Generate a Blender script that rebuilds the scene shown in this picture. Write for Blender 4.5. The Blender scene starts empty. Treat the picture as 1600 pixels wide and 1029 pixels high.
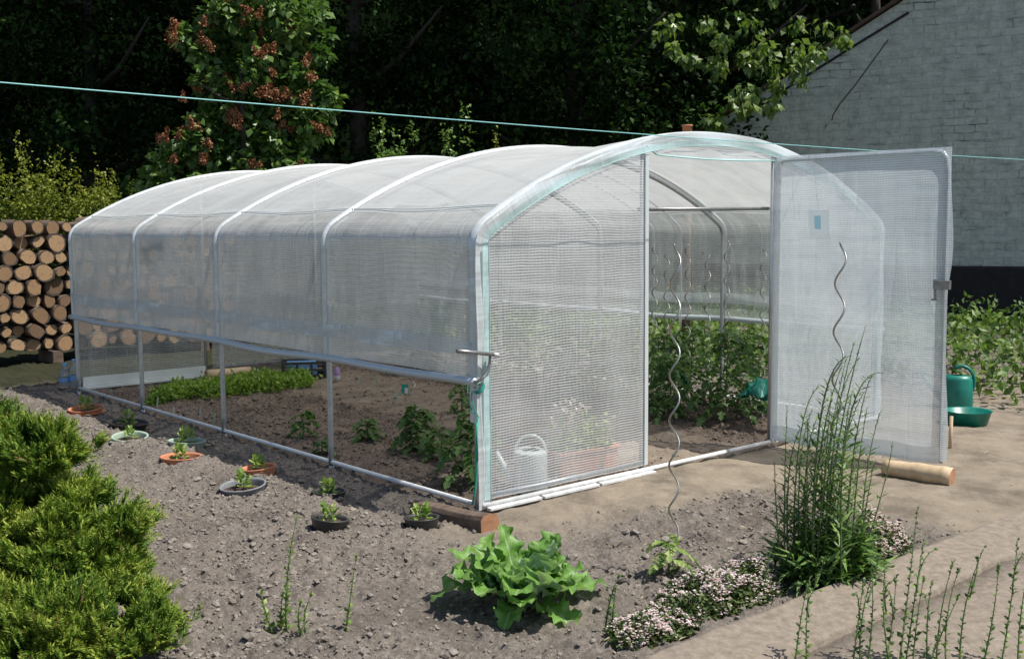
import bpy, math, random
import numpy as np
from mathutils import Vector, Matrix
R = math.radians
random.seed(7); rng = np.random.default_rng(11)
scn = bpy.context.scene
col = scn.collection

# ------------------------------------------------------------------ camera
CX, CY, CZ, YAW, PIT, ROL, FPX = -3.7188, -4.5507, 1.5329, 0.7168, -0.0944, -0.0074, 1721.9
Fv = Vector((math.sin(YAW)*math.cos(PIT), math.cos(YAW)*math.cos(PIT), math.sin(PIT)))
R0 = Vector((math.cos(YAW), -math.sin(YAW), 0)); U0 = R0.cross(Fv)
Rv = R0*math.cos(ROL)+U0*math.sin(ROL); Uv = U0*math.cos(ROL)-R0*math.sin(ROL)
cd = bpy.data.cameras.new('camera'); cam = bpy.data.objects.new('camera', cd); col.objects.link(cam)
cam.matrix_world = Matrix(((Rv.x, Uv.x, -Fv.x, CX), (Rv.y, Uv.y, -Fv.y, CY), (Rv.z, Uv.z, -Fv.z, CZ), (0, 0, 0, 1)))
cd.sensor_width = 36; cd.lens = 36*FPX/1600; cd.clip_end = 2000; cd.clip_start = .05
scn.camera = cam
C0 = Vector((CX, CY, CZ))
def ray(u, v): return Fv+Rv*((u-800)/FPX)-Uv*((v-514.5)/FPX)
def G(u, v, z=0.0):                      # a spot on the ground (or at height z)
    d = ray(u, v); return C0+d*((z-CZ)/d.z)
def D(u, v, dist): return C0+ray(u, v)*dist
def onY(u, v, y):
    d = ray(u, v); return C0+d*((y-CY)/d.y)
def onX(u, v, x):
    d = ray(u, v); return C0+d*((x-CX)/d.x)
def PXM(p): return FPX/((Vector(p)-C0).dot(Fv))

# ------------------------------------------------------------------ light
SUN = Vector((0.31, -0.45, 1.0)).normalized()      # towards the sun
EL = math.asin(SUN.z); AZ = math.atan2(SUN.x, SUN.y)
w = bpy.data.worlds.new('World'); scn.world = w; w.use_nodes = True
nt = w.node_tree; bg = nt.nodes['Background']
sky = nt.nodes.new('ShaderNodeTexSky'); sky.sky_type = 'NISHITA'; sky.sun_disc = False
sky.sun_elevation = EL; sky.sun_rotation = AZ; sky.dust_density = 1.2
nt.links.new(sky.outputs[0], bg.inputs[0]); bg.inputs[1].default_value = 0.09
sd = bpy.data.lights.new('sun', 'SUN'); sd.energy = 4.6; sd.angle = R(.5); sd.color = (1, .95, .87)
so = bpy.data.objects.new('sun', sd); col.objects.link(so)
so.rotation_euler = SUN.to_track_quat('Z', 'Y').to_euler()
scn.view_settings.view_transform = 'Standard'; scn.view_settings.look = 'None'
scn.view_settings.exposure = 0.42; scn.view_settings.gamma = 1
cy = scn.cycles; cy.use_denoising = True; cy.max_bounces = 12; cy.transparent_max_bounces = 24
cy.diffuse_bounces = 4; cy.transmission_bounces = 6; cy.glossy_bounces = 3
cy.caustics_reflective = False; cy.caustics_refractive = False; cy.sample_clamp_indirect = 6

# ------------------------------------------------------------------ materials
MATS = {}
def nodes_of(name):
    m = bpy.data.materials.new(name); m.use_nodes = True; t = m.node_tree
    MATS[name] = m
    return m, t, t.nodes['Principled BSDF'], t.nodes['Material Output']
def N(t, typ, **kw):
    n = t.nodes.new(typ)
    for k, v in kw.items(): setattr(n, k, v)
    return n
def noise(t, scale, detail=4, rough=.6, vec=None):
    n = N(t, 'ShaderNodeTexNoise'); n.inputs['Scale'].default_value = scale
    n.inputs['Detail'].default_value = detail; n.inputs['Roughness'].default_value = rough
    if vec is not None: t.links.new(vec, n.inputs['Vector'])
    return n.outputs['Fac']
def ramp(t, fac, stops):
    r = N(t, 'ShaderNodeValToRGB'); e = r.color_ramp.elements
    while len(e) < len(stops): e.new(.5)
    for i, (p, c) in enumerate(stops):
        e[i].position = p; e[i].color = (c[0], c[1], c[2], 1)
    t.links.new(fac, r.inputs[0]); return r.outputs[0]
def mixc(t, fac, a, b, typ='MIX'):
    m = N(t, 'ShaderNodeMix', data_type='RGBA', blend_type=typ)
    for s, v in ((0, fac), (6, a), (7, b)):
        if hasattr(v, 'links') or hasattr(v, 'is_linked'): t.links.new(v, m.inputs[s])
        else: m.inputs[s].default_value = v if s == 0 else (v[0], v[1], v[2], 1)
    return m.outputs[2]
def mth(t, op, a, b=0.0):
    m = N(t, 'ShaderNodeMath', operation=op)
    for i, v in enumerate((a, b)):
        if hasattr(v, 'is_linked'): t.links.new(v, m.inputs[i])
        else: m.inputs[i].default_value = v
    return m.outputs[0]
def bump(t, b, h, s=.5, d=.01):
    n = N(t, 'ShaderNodeBump'); n.inputs['Strength'].default_value = s; n.inputs['Distance'].default_value = d
    t.links.new(h, n.inputs['Height']); t.links.new(n.outputs[0], b.inputs['Normal'])
def objco(t): return N(t, 'ShaderNodeTexCoord').outputs['Object']
def solid(name, c1, c2=None, rough=.6, metal=0, scale=20, bs=0, bd=.003, stretch=None):
    m, t, b, o = nodes_of(name)
    b.inputs['Roughness'].default_value = rough; b.inputs['Metallic'].default_value = metal
    vec = objco(t)
    if stretch:
        mp = N(t, 'ShaderNodeMapping'); mp.inputs['Scale'].default_value = stretch
        t.links.new(vec, mp.inputs[0]); vec = mp.outputs[0]
    f = noise(t, scale, 5, .65, vec)
    t.links.new(ramp(t, f, [(.3, c1), (.7, c2 or c1)]), b.inputs['Base Color'])
    if bs: bump(t, b, f, bs, bd)
    return m
def leafmat(name, dark, mid, light, rough=.45, trans=.35, spec=.4):
    """albedo picked leaf by leaf from the mesh attribute 'v'; light passes through the blade"""
    m, t, b, o = nodes_of(name)
    a = N(t, 'ShaderNodeAttribute', attribute_name='v')
    c = ramp(t, a.outputs['Fac'], [(0, dark), (.5, mid), (1, light)])
    t.links.new(c, b.inputs['Base Color']); b.inputs['Roughness'].default_value = rough; b.inputs['Specular IOR Level'].default_value = spec
    tr = N(t, 'ShaderNodeBsdfTranslucent')
    c2 = mixc(t, 1.0, c, (1.0, 1.1, .5), 'MULTIPLY'); t.links.new(c2, tr.inputs[0])
    mx = N(t, 'ShaderNodeMixShader'); mx.inputs[0].default_value = trans
    t.links.new(b.outputs[0], mx.inputs[1]); t.links.new(tr.outputs[0], mx.inputs[2])
    t.links.new(mx.outputs[0], o.inputs[0])
    return m
def film(name, cell, thread, pu, pv, w, col=(.80, .85, .87), transl=.5, gloss=.12, crease=1.0):
    """reinforced translucent sheet: a woven grid in a thin clear film, UV in metres"""
    m, t, b, o = nodes_of(name)
    t.nodes.remove(b)
    uv = N(t, 'ShaderNodeUVMap').outputs[0]
    sp = N(t, 'ShaderNodeSeparateXYZ'); t.links.new(uv, sp.inputs[0])
    wob = noise(t, 3.5, 2, .5, uv)
    wv = mth(t, 'MULTIPLY', mth(t, 'SUBTRACT', wob, .5), .03)
    fu = mth(t, 'FRACT', mth(t, 'DIVIDE', mth(t, 'ADD', sp.outputs[0], wv), pu))
    fv = mth(t, 'FRACT', mth(t, 'DIVIDE', mth(t, 'ADD', sp.outputs[1], wv), pv))
    g = mth(t, 'MAXIMUM', mth(t, 'MULTIPLY', mth(t, 'LESS_THAN', fu, w*.8), .75), mth(t, 'LESS_THAN', fv, w))
    dust = noise(t, 2.2, 6, .7, uv)
    mp = N(t, 'ShaderNodeMapping'); mp.inputs['Rotation'].default_value = (0, 0, .9); mp.inputs['Scale'].default_value = (3.2, .45, 1); t.links.new(uv, mp.inputs[0])
    cr = noise(t, 1.6, 3, .45, mp.outputs[0])                       # slack folds running slantwise
    mp2 = N(t, 'ShaderNodeMapping'); mp2.inputs['Scale'].default_value = (.6, 4, 1); t.links.new(uv, mp2.inputs[0])
    st = noise(t, 1.5, 3, .5, mp2.outputs[0])                       # pulled streaks along the sheet
    sharp = mth(t, 'ABSOLUTE', mth(t, 'SUBTRACT', cr, .5))
    ridge = mth(t, 'MAXIMUM', mth(t, 'SUBTRACT', 1.0, mth(t, 'MULTIPLY', sharp, 34.0)), 0.0)
    sp_ = ramp(t, noise(t, 34, 3, .7, uv), [(.66, (0, 0, 0)), (.74, (1, 1, 1))])
    base = mth(t, 'ADD', cell, mth(t, 'MULTIPLY', mth(t, 'SUBTRACT', dust, .5), .30))
    base = mth(t, 'ADD', base, mth(t, 'MULTIPLY', mth(t, 'SUBTRACT', cr, .5), .35*crease))
    base = mth(t, 'ADD', base, mth(t, 'MULTIPLY', mth(t, 'SUBTRACT', st, .5), .25*crease))
    base = mth(t, 'ADD', base, mth(t, 'MULTIPLY', ridge, .10*crease))
    op = mth(t, 'ADD', base, mth(t, 'MULTIPLY', g, thread-cell))
    op = mth(t, 'MINIMUM', mth(t, 'MAXIMUM', op, 0.03), .98)
    cn = mixc(t, mth(t, 'MULTIPLY', sp_, .25*crease), (*col, 1), (.42, .40, .36))
    cn = mixc(t, mth(t, 'MULTIPLY', mth(t, 'SUBTRACT', 1.0, dust), .35*crease), cn, (col[0]*.78, col[1]*.76, col[2]*.72))
    df = N(t, 'ShaderNodeBsdfDiffuse'); t.links.new(cn, df.inputs[0])
    tr = N(t, 'ShaderNodeBsdfTranslucent'); t.links.new(cn, tr.inputs[0])
    gl = N(t, 'ShaderNodeBsdfGlossy'); gl.inputs['Roughness'].default_value = .28; gl.inputs[0].default_value = (.9, .95, 1, 1)
    h = mth(t, 'ADD', mth(t, 'ADD', cr, mth(t, 'MULTIPLY', ridge, .06)), mth(t, 'MULTIPLY', st, .5))
    bp_ = N(t, 'ShaderNodeBump'); bp_.inputs['Strength'].default_value = .8*min(1, crease); bp_.inputs['Distance'].default_value = .045; t.links.new(h, bp_.inputs['Height'])
    for q_ in (df, tr, gl): t.links.new(bp_.outputs[0], q_.inputs['Normal'])
    m1 = N(t, 'ShaderNodeMixShader'); m1.inputs[0].default_value = transl
    t.links.new(df.outputs[0], m1.inputs[1]); t.links.new(tr.outputs[0], m1.inputs[2])
    m2 = N(t, 'ShaderNodeMixShader'); m2.inputs[0].default_value = gloss
    t.links.new(m1.outputs[0], m2.inputs[1]); t.links.new(gl.outputs[0], m2.inputs[2])
    tp = N(t, 'ShaderNodeBsdfTransparent')
    m3 = N(t, 'ShaderNodeMixShader'); t.links.new(op, m3.inputs[0])
    t.links.new(tp.outputs[0], m3.inputs[1]); t.links.new(m2.outputs[0], m3.inputs[2])
    t.links.new(m3.outputs[0], o.inputs[0])
    return m

M_pipe = solid('galvanised_tube', (.42, .45, .46), (.55, .58, .6), .38, .7, 30)
M_pipew = solid('pale_tube', (.62, .64, .64), (.74, .76, .76), .45, .2, 30)
M_stake = solid('stake_steel', (.35, .34, .30), (.5, .49, .45), .32, .85, 40)
M_darkm = solid('worn_steel', (.22, .22, .22), (.36, .36, .35), .42, .8, 40)
M_white = solid('white_plastic', (.50, .50, .48), (.74, .75, .75), .5, 0, 16)
M_wall = film('front_mesh_film', .07, .88, .0105, .0150, .42, (.93, .95, .97), .45, .12, .5)
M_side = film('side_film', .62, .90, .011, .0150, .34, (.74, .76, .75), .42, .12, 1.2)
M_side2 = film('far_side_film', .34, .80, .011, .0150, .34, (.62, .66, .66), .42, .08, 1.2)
M_roof = film('roof_film', .76, .94, .011, .0165, .34, (.80, .83, .83), .42, .14, .6)
M_door = film('door_film', .56, .93, .010, .0145, .36, (.82, .91, .96), .5, .12, .55)
M_hem = film('hem_film', .84, .98, .009, .012, .4, (.86, .92, .93), .3, .2)
M_tealhem = film('teal_tinted_hem', .70, .97, .009, .010, .45, (.66, .86, .86), .3, .15)
M_faint_rib = film('faint_rib_film', .5, .6, .02, .02, .3, (.8, .84, .86), .4, .1)
M_skirt = film('skirt_film', .66, .9, .012, .014, .3, (.68, .76, .80), .35, .2)
M_rear = film('rear_film', .26, .72, .013, .0185, .34, (.62, .66, .68), .5)
M_teal = solid('teal_edging', (.30, .58, .56), (.42, .68, .66), .6, 0, 60)
M_rope = solid('green_rope', (.01, .22, .17), (.03, .33, .26), .6, 0, 300)
M_line = solid('line_cord', (.18, .5, .5), (.3, .62, .6), .5, 0, 20)
M_bark = solid('bark', (.03, .024, .02), (.07, .055, .042), .9, 0, 14, .6, .02, (1, 1, .25))
M_logb = solid('log_bark', (.12, .085, .06), (.22, .16, .11), .9, 0, 16, .5, .01)
M_cut = solid('cut_log_wood', (.26, .16, .085), (.50, .35, .21), .8, 0, 9, .2, .003)
m = M_cut; t = m.node_tree; b = t.nodes['Principled BSDF']; lk = b.inputs['Base Color'].links[0].from_socket
oi = N(t, 'ShaderNodeObjectInfo').outputs['Random']
t.links.new(mixc(t, 1.0, lk, ramp(t, oi, [(0, (.38, .34, .30)), (.35, (.75, .66, .55)), (.7, (1.0, .92, .8)), (1, (1.15, 1.1, 1.0))]), 'MULTIPLY'), b.inputs['Base Color'])
tc = objco(t); mp_ = N(t, 'ShaderNodeMapping'); mp_.inputs['Scale'].default_value = (1, 0, 1); t.links.new(tc, mp_.inputs[0])
ln_ = N(t, 'ShaderNodeVectorMath', operation='LENGTH'); t.links.new(mp_.outputs[0], ln_.inputs[0])
lw = noise(t, 1.4, 4, .6, mp_.outputs[0]); rr_ = mth(t, 'ADD', ln_.outputs['Value'], mth(t, 'MULTIPLY', lw, .35))
rings = mth(t, 'ADD', mth(t, 'MULTIPLY', mth(t, 'SINE', mth(t, 'MULTIPLY', rr_, 46.0)), .5), .5)
lk = b.inputs['Base Color'].links[0].from_socket
c1_ = mixc(t, mth(t, 'MULTIPLY', rings, .32), lk, (.13, .085, .05))
c1_ = mixc(t, ramp(t, rr_, [(.98, (0, 0, 0)), (1.08, (1, 1, 1))]), c1_, (.06, .045, .035))
c1_ = mixc(t, ramp(t, noise(t, 2.6, 5, .7, mp_.outputs[0]), [(.56, (0, 0, 0)), (.68, (.8, .8, .8))]), c1_, (.11, .085, .065))
t.links.new(c1_, b.inputs['Base Color'])
M_oldw = solid('weathered_wood', (.075, .05, .037), (.17, .12, .09), .85, 0, 22, .5, .005, (.2, 1, 1))
M_oldcut = solid('orange_cut_wood', (.34, .16, .08), (.5, .26, .14), .8, 0, 26, .3, .003)
M_palew = solid('peeled_wood', (.40, .29, .17), (.60, .47, .31), .75, 0, 16, .4, .005, (.3, 1, 1))
M_terra = solid('terracotta', (.42, .15, .075), (.56, .24, .13), .8, 0, 30, .2, .002)
M_black = solid('black_plastic', (.02, .02, .02), (.05, .048, .045), .45, 0, 30)
M_grayp = solid('grey_plastic', (.13, .14, .15), (.24, .25, .26), .6, 0, 30)
M_greenp = solid('pale_green_plastic', (.24, .34, .27), (.38, .46, .37), .6, 0, 30)
M_tealp = solid('teal_plastic', (.0, .12, .09), (.015, .22, .17), .4, 0, 12)
M_can = solid('grey_green_can', (.62, .72, .70), (.75, .82, .80), .5, .1, 14)
M_dsoil = solid('potting_soil', (.035, .022, .016), (.11, .07, .05), .95, 0, 90, .8, .01)
M_blue = solid('blue_label', (.10, .26, .55), (.2, .42, .70), .4, 0, 60)
M_purple = solid('purple_label', (.22, .12, .35), (.4, .3, .5), .5, 0, 60)
M_sticker = film('pale_sticker', .97, .98, .02, .02, .3, (.93, .97, .98), .6, .03, 0)
M_stickb = film('sticker_blue', .97, .98, .02, .02, .3, (.55, .84, .95), .6, .03, 0)
M_stem = solid('green_stem', (.07, .13, .04), (.12, .19, .06), .6, 0, 60)
M_wstem = solid('weed_stem', (.08, .14, .05), (.15, .19, .08), .6, 0, 60)
M_slate = solid('roof_tiles', (.07, .045, .035), (.15, .09, .06), .8, 0, 6, .5, .02)
m, t, b, o = nodes_of('clear_bottle'); M_bottle = m
b.inputs['Base Color'].default_value = (.85, .93, 1, 1); b.inputs['Transmission Weight'].default_value = .8
b.inputs['Roughness'].default_value = .12; b.inputs['IOR'].default_value = 1.2

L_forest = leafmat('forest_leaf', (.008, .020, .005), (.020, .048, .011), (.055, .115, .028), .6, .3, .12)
L_lilac = leafmat('lilac_leaf', (.045, .10, .025), (.10, .19, .045), (.24, .34, .10), .38, .35)
L_seed = leafmat('seed_head', (.14, .05, .025), (.30, .12, .055), (.42, .22, .11), .8, .1)
L_cherry = leafmat('hanging_leaf', (.06, .11, .025), (.12, .20, .05), (.26, .34, .11), .4, .4)
L_yellow = leafmat('yellow_shrub_leaf', (.07, .10, .015), (.18, .22, .03), (.34, .36, .06), .5, .35)
L_conifer = leafmat('golden_conifer', (.022, .06, .009), (.11, .20, .028), (.36, .42, .075), .6, .25, .15)
L_tomato = leafmat('tomato_leaf', (.035, .09, .025), (.085, .18, .045), (.21, .33, .11), .5, .4)
L_seedl = leafmat('seedling_leaf', (.10, .18, .03), (.22, .34, .08), (.42, .50, .17), .5, .35)
L_salad = leafmat('salad_leaf', (.12, .22, .03), (.24, .38, .06), (.42, .55, .14), .5, .45)
L_potato = leafmat('potato_leaf', (.05, .10, .02), (.10, .18, .04), (.20, .30, .07), .5, .35)
L_weed = leafmat('weed_leaf', (.04, .095, .022), (.09, .18, .04), (.22, .34, .09), .5, .3)
L_thyme = leafmat('thyme_leaf', (.035, .06, .02), (.07, .11, .03), (.13, .17, .05), .6, .2)
L_flower = leafmat('pinkish_white_petal', (.50, .32, .38), (.72, .58, .62), (.88, .82, .83), .6, .3)
# big leaf: veins from UV
m, t, b, o = nodes_of('big_leaf'); M_big = m
uv = N(t, 'ShaderNodeUVMap').outputs[0]; sp = N(t, 'ShaderNodeSeparateXYZ'); t.links.new(uv, sp.inputs[0])
ax = mth(t, 'ABSOLUTE', mth(t, 'SUBTRACT', sp.outputs[0], .5))
mid = mth(t, 'LESS_THAN', ax, .035)
side = mth(t, 'LESS_THAN', mth(t, 'FRACT', mth(t, 'MULTIPLY', mth(t, 'SUBTRACT', sp.outputs[1], mth(t, 'MULTIPLY', ax, .7)), 8)), .10)
vein = mth(t, 'MAXIMUM', mid, mth(t, 'MULTIPLY', side, .55))
nn = noise(t, 30, 4, .6, objco(t))
cc = ramp(t, nn, [(.25, (.08, .19, .03)), (.55, (.15, .31, .05)), (.8, (.27, .44, .12))])
cc = mixc(t, vein, cc, (.30, .42, .20))
cc = mixc(t, mth(t, 'SUBTRACT', 1.0, N(t, 'ShaderNodeNewGeometry').outputs['Backfacing']), cc, (.36, .50, .32))
t.links.new(cc, b.inputs['Base Color']); b.inputs['Roughness'].default_value = .5
bump(t, b, mth(t, 'ADD', nn, mth(t, 'MULTIPLY', vein, -.5)), .6, .004)
tr = N(t, 'ShaderNodeBsdfTranslucent'); t.links.new(mixc(t, 1.0, cc, (.9, 1.1, .4), 'MULTIPLY'), tr.inputs[0])
mx = N(t, 'ShaderNodeMixShader'); mx.inputs[0].default_value = .3
t.links.new(b.outputs[0], mx.inputs[1]); t.links.new(tr.outputs[0], mx.inputs[2]); t.links.new(mx.outputs[0], o.inputs[0])

# soil: attribute 'path' 1 = trodden pale earth, 'inside' 1 = browner greenhouse soil, 'litter' 1 = forest floor / grass
m, t, b, o = nodes_of('soil'); M_soil = m
pos = N(t, 'ShaderNodeNewGeometry').outputs['Position']
def att(t, n): return N(t, 'ShaderNodeAttribute', attribute_name=n).outputs['Fac']
f1 = noise(t, 55, 6, .7, pos); f2 = noise(t, 5, 5, .6, pos); f3 = noise(t, 260, 3, .6, pos)
till = ramp(t, f1, [(.28, (.09, .075, .063)), (.5, (.195, .170, .146)), (.75, (.31, .275, .24))])
pth = ramp(t, f2, [(.3, (.28, .235, .175)), (.7, (.42, .355, .275))])
pth = mixc(t, mth(t, 'MULTIPLY', f1, .45), pth, (.15, .12, .092))
ins = ramp(t, f1, [(.28, (.10, .074, .058)), (.5, (.21, .162, .13)), (.75, (.31, .25, .205))])
lit = ramp(t, f2, [(.3, (.012, .018, .007)), (.7, (.035, .035, .016))])
c = mixc(t, att(t, 'inside'), till, ins); c = mixc(t, att(t, 'path'), c, pth)
f4 = noise(t, 2.3, 5, .65, pos); f5 = noise(t, 110, 2, .5, pos)
c = mixc(t, ramp(t, f4, [(.48, (0, 0, 0)), (.66, (.55, .55, .55))]), c, (.075, .062, .052))
c = mixc(t, mth(t, 'MULTIPLY', f3, .35), c, (.05, .043, .037))
c = mixc(t, ramp(t, f5, [(.66, (0, 0, 0)), (.70, (.7, .7, .7))]), c, (.34, .31, .27)); c = mixc(t, att(t, 'litter'), c, lit)
t.links.new(c, b.inputs['Base Color']); b.inputs['Roughness'].default_value = .95
b.inputs['Specular IOR Level'].default_value = .15
bump(t, b, mth(t, 'ADD', f1, mth(t, 'MULTIPLY', f3, .4)), .8, .012)
M_clod = solid('dry_clods', (.11, .093, .078), (.30, .268, .232), .95, 0, 40, .6, .006)
M_clodi = solid('brown_clods', (.085, .062, .048), (.25, .195, .155), .95, 0, 40, .6, .006)
M_kerb = solid('kerb_concrete', (.15, .122, .095), (.27, .225, .178), .9, 0, 26, .8, .008)
M_path = solid('path_concrete', (.12, .10, .082), (.23, .195, .16), .9, 0, 30, .8, .008)
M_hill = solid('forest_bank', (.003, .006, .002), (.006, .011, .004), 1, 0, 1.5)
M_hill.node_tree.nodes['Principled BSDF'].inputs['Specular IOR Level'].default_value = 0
# painted brick gable
m, t, b, o = nodes_of('whitewashed_brick'); M_brick = m
uv = N(t, 'ShaderNodeUVMap').outputs[0]
bk = N(t, 'ShaderNodeTexBrick'); wa = N(t, 'ShaderNodeMix', data_type='VECTOR') if False else N(t, 'ShaderNodeVectorMath', operation='ADD'); wn = N(t, 'ShaderNodeTexNoise'); wn.inputs['Scale'].default_value = 2.5; t.links.new(uv, wn.inputs['Vector']); wsc = N(t, 'ShaderNodeVectorMath', operation='SCALE'); wsc.inputs['Scale'].default_value = .09; t.links.new(wn.outputs['Color'], wsc.inputs[0]); t.links.new(uv, wa.inputs[0]); t.links.new(wsc.outputs[0], wa.inputs[1]); t.links.new(wa.outputs[0], bk.inputs['Vector']); bk.inputs['Scale'].default_value = 1
bk.inputs['Brick Width'].default_value = .33; bk.inputs['Row Height'].default_value = .125
bk.inputs['Mortar Size'].default_value = .010; bk.inputs['Mortar Smooth'].default_value = .3
a1 = noise(t, .55, 6, .7, uv); a2 = noise(t, 5, 8, .75, uv); a3 = noise(t, 28, 5, .7, uv)
mp = N(t, 'ShaderNodeMapping'); mp.inputs['Scale'].default_value = (1.2, 7, 1); t.links.new(uv, mp.inputs[0])
a4 = noise(t, 1.6, 7, .75, mp.outputs[0])
c = ramp(t, a2, [(.3, (.38, .385, .335)), (.5, (.58, .59, .515)), (.7, (.74, .745, .66))])
mk = mth(t, 'MULTIPLY', bk.outputs['Fac'], mth(t, 'MULTIPLY', ramp(t, a1, [(.50, (0, 0, 0)), (.60, (.95, .95, .95))]), ramp(t, a4, [(.42, (0, 0, 0)), (.56, (1, 1, 1))])))
c = mixc(t, mk, c, (.06, .06, .06))
c = mixc(t, ramp(t, a4, [(.56, (0, 0, 0)), (.70, (.8, .8, .8))]), c, (.17, .18, .18))
c = mixc(t, ramp(t, a3, [(.58, (0, 0, 0)), (.70, (.6, .6, .6))]), c, (.12, .12, .12))
c = mixc(t, ramp(t, mth(t, 'MULTIPLY', a4, a1), [(.42, (0, 0, 0)), (.50, (.6, .6, .6))]), c, (.24, .13, .09))
t.links.new(c, b.inputs['Base Color']); b.inputs['Roughness'].default_value = .9
bump(t, b, mth(t, 'SUBTRACT', mth(t, 'ADD', a2, mth(t, 'MULTIPLY', a3, .3)), mth(t, 'MULTIPLY', bk.outputs['Fac'], .6)), .9, .02)
M_tar = solid('black_tar', (.012, .01, .01), (.03, .024, .024), .8, 0, 8, .4, .01)

# ------------------------------------------------------------------ object helpers
def tag(o, label=None, cat=None, group=None, kind=None):
    if label: o['label'] = label
    if cat: o['category'] = cat
    if group: o['group'] = group
    if kind: o['kind'] = kind
    return o
def thing(name, label, cat, loc=(0, 0, 0), rz=0, group=None):
    o = bpy.data.objects.new(name, None); col.objects.link(o); o.empty_display_size = .1
    o.location = loc; o.rotation_euler = (0, 0, rz); return tag(o, label, cat, group)
def relabel(o, label):
    o['label'] = label; return o
def link(name, me, mats, parent=None, loc=None):
    o = bpy.data.objects.new(name, me); col.objects.link(o)
    if not isinstance(mats, (list, tuple)): mats = [mats]
    if not me.materials:
        for m_ in mats: me.materials.append(m_)
    if parent: o.parent = parent
    if loc is not None: o.location = loc
    return o
def copytree(o, loc=None, rz=None, sc=None, parent=None):
    c = o.copy(); col.objects.link(c)
    if parent: c.parent = parent
    if loc is not None: c.location = loc
    if rz is not None: c.rotation_euler = (0, 0, rz)
    if sc is not None: c.scale = (sc, sc, sc) if not isinstance(sc, tuple) else sc
    for ch in o.children: copytree(ch, parent=c)
    return c
class MB:
    def __init__(s): s.v = []; s.f = []; s.m = []; s.uv = []; s.sm = []
    def quad_uv(s, uvs): s.uv.append(uvs)
    def add(s, vs, fs, mi=0, uvs=None, smooth=True):
        o = len(s.v); s.v += [tuple(p) for p in vs]
        for k, f in enumerate(fs):
            s.f.append(tuple(i+o for i in f)); s.m.append(mi); s.sm.append(smooth)
            s.uv.append([uvs[i] for i in f] if uvs else [(0, 0)]*len(f))
        return s
    def box(s, c, d, mi=0, rot=None):
        x, y, z = d[0]/2, d[1]/2, d[2]/2
        P = [Vector((sx*x, sy*y, sz*z)) for sz in (-1, 1) for sy in (-1, 1) for sx in (-1, 1)]
        if rot: P = [rot @ p for p in P]
        P = [p+Vector(c) for p in P]
        return s.add(P, [(0, 2, 3, 1), (4, 5, 7, 6), (0, 1, 5, 4), (2, 6, 7, 3), (0, 4, 6, 2), (1, 3, 7, 5)], mi, smooth=False)
    def tube(s, pts, r, n=8, mi=0, cap=True):
        P = [Vector(p) for p in pts]; k = len(P)
        rr = r if isinstance(r, (list, tuple)) else [r]*k
        T = [(P[min(i+1, k-1)]-P[max(i-1, 0)]).normalized() for i in range(k)]
        a = Vector((0, 0, 1)) if abs(T[0].z) < .9 else Vector((1, 0, 0))
        nrm = (a-T[0]*a.dot(T[0])).normalized(); vs = []
        for i in range(k):
            nrm = (nrm-T[i]*nrm.dot(T[i]))
            nrm = nrm.normalized() if nrm.length > 1e-6 else Vector((1, 0, 0))
            bn = T[i].cross(nrm)
            for j in range(n):
                an = 2*math.pi*j/n; vs.append(P[i]+(nrm*math.cos(an)+bn*math.sin(an))*rr[i])
        fs = [(i*n+j, i*n+(j+1) % n, (i+1)*n+(j+1) % n, (i+1)*n+j) for i in range(k-1) for j in range(n)]
        if cap: fs += [tuple(range(n-1, -1, -1)), tuple(range((k-1)*n, k*n))]
        return s.add(vs, fs, mi)
    def lathe(s, prof, n=28, mi=0, c=(0, 0, 0), squash=1):
        vs = [(c[0]+r*math.cos(2*math.pi*j/n), c[1]+r*squash*math.sin(2*math.pi*j/n), c[2]+z) for r, z in prof for j in range(n)]
        fs = [(i*n+j, i*n+(j+1) % n, (i+1)*n+(j+1) % n, (i+1)*n+j) for i in range(len(prof)-1) for j in range(n)]
        return s.add(vs, fs, mi)
    def grid(s, P, UV, mi=0):
        """P: rows of points; UV: rows of uv"""
        a, b_ = len(P), len(P[0]); vs = [p for row in P for p in row]; uv = [q for row in UV for q in row]
        return s.add(vs, [(i*b_+j, i*b_+j+1, (i+1)*b_+j+1, (i+1)*b_+j) for i in range(a-1) for j in range(b_-1)], mi, uv)
    def build(s, name, mats, parent=None, loc=None, thick=0, bevel=0):
        me = bpy.data.meshes.new(name); me.from_pydata(s.v, [], s.f); 
        me.polygons.foreach_set('material_index', s.m); me.polygons.foreach_set('use_smooth', s.sm)
        ul = me.uv_layers.new(name='UVMap'); ul.data.foreach_set('uv', [x for f in s.uv for q in f for x in q])
        me.update(); o = link(name, me, mats, parent, loc)
        if bevel:
            md = o.modifiers.new('b', 'BEVEL'); md.width = bevel; md.segments = 2
        if thick:
            md = o.modifiers.new('s', 'SOLIDIFY'); md.thickness = thick
        return o
def npmesh(name, V, Fc, att=None, smooth=False):
    V = np.asarray(V, np.float32); Fc = np.asarray(Fc, np.int32); k = Fc.shape[1]
    me = bpy.data.meshes.new(name); me.vertices.add(len(V)); me.vertices.foreach_set('co', V.ravel())
    me.loops.add(Fc.size); me.loops.foreach_set('vertex_index', Fc.ravel()); me.polygons.add(len(Fc))
    me.polygons.foreach_set('loop_start', np.arange(0, Fc.size, k, dtype=np.int32))
    me.polygons.foreach_set('use_smooth', np.full(len(Fc), smooth))
    me.update(calc_edges=True)
    for n_, a in (att or {}).items():
        at = me.attributes.new(n_, 'FLOAT', 'POINT'); at.data.foreach_set('value', np.asarray(a, np.float32))
    return me
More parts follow.
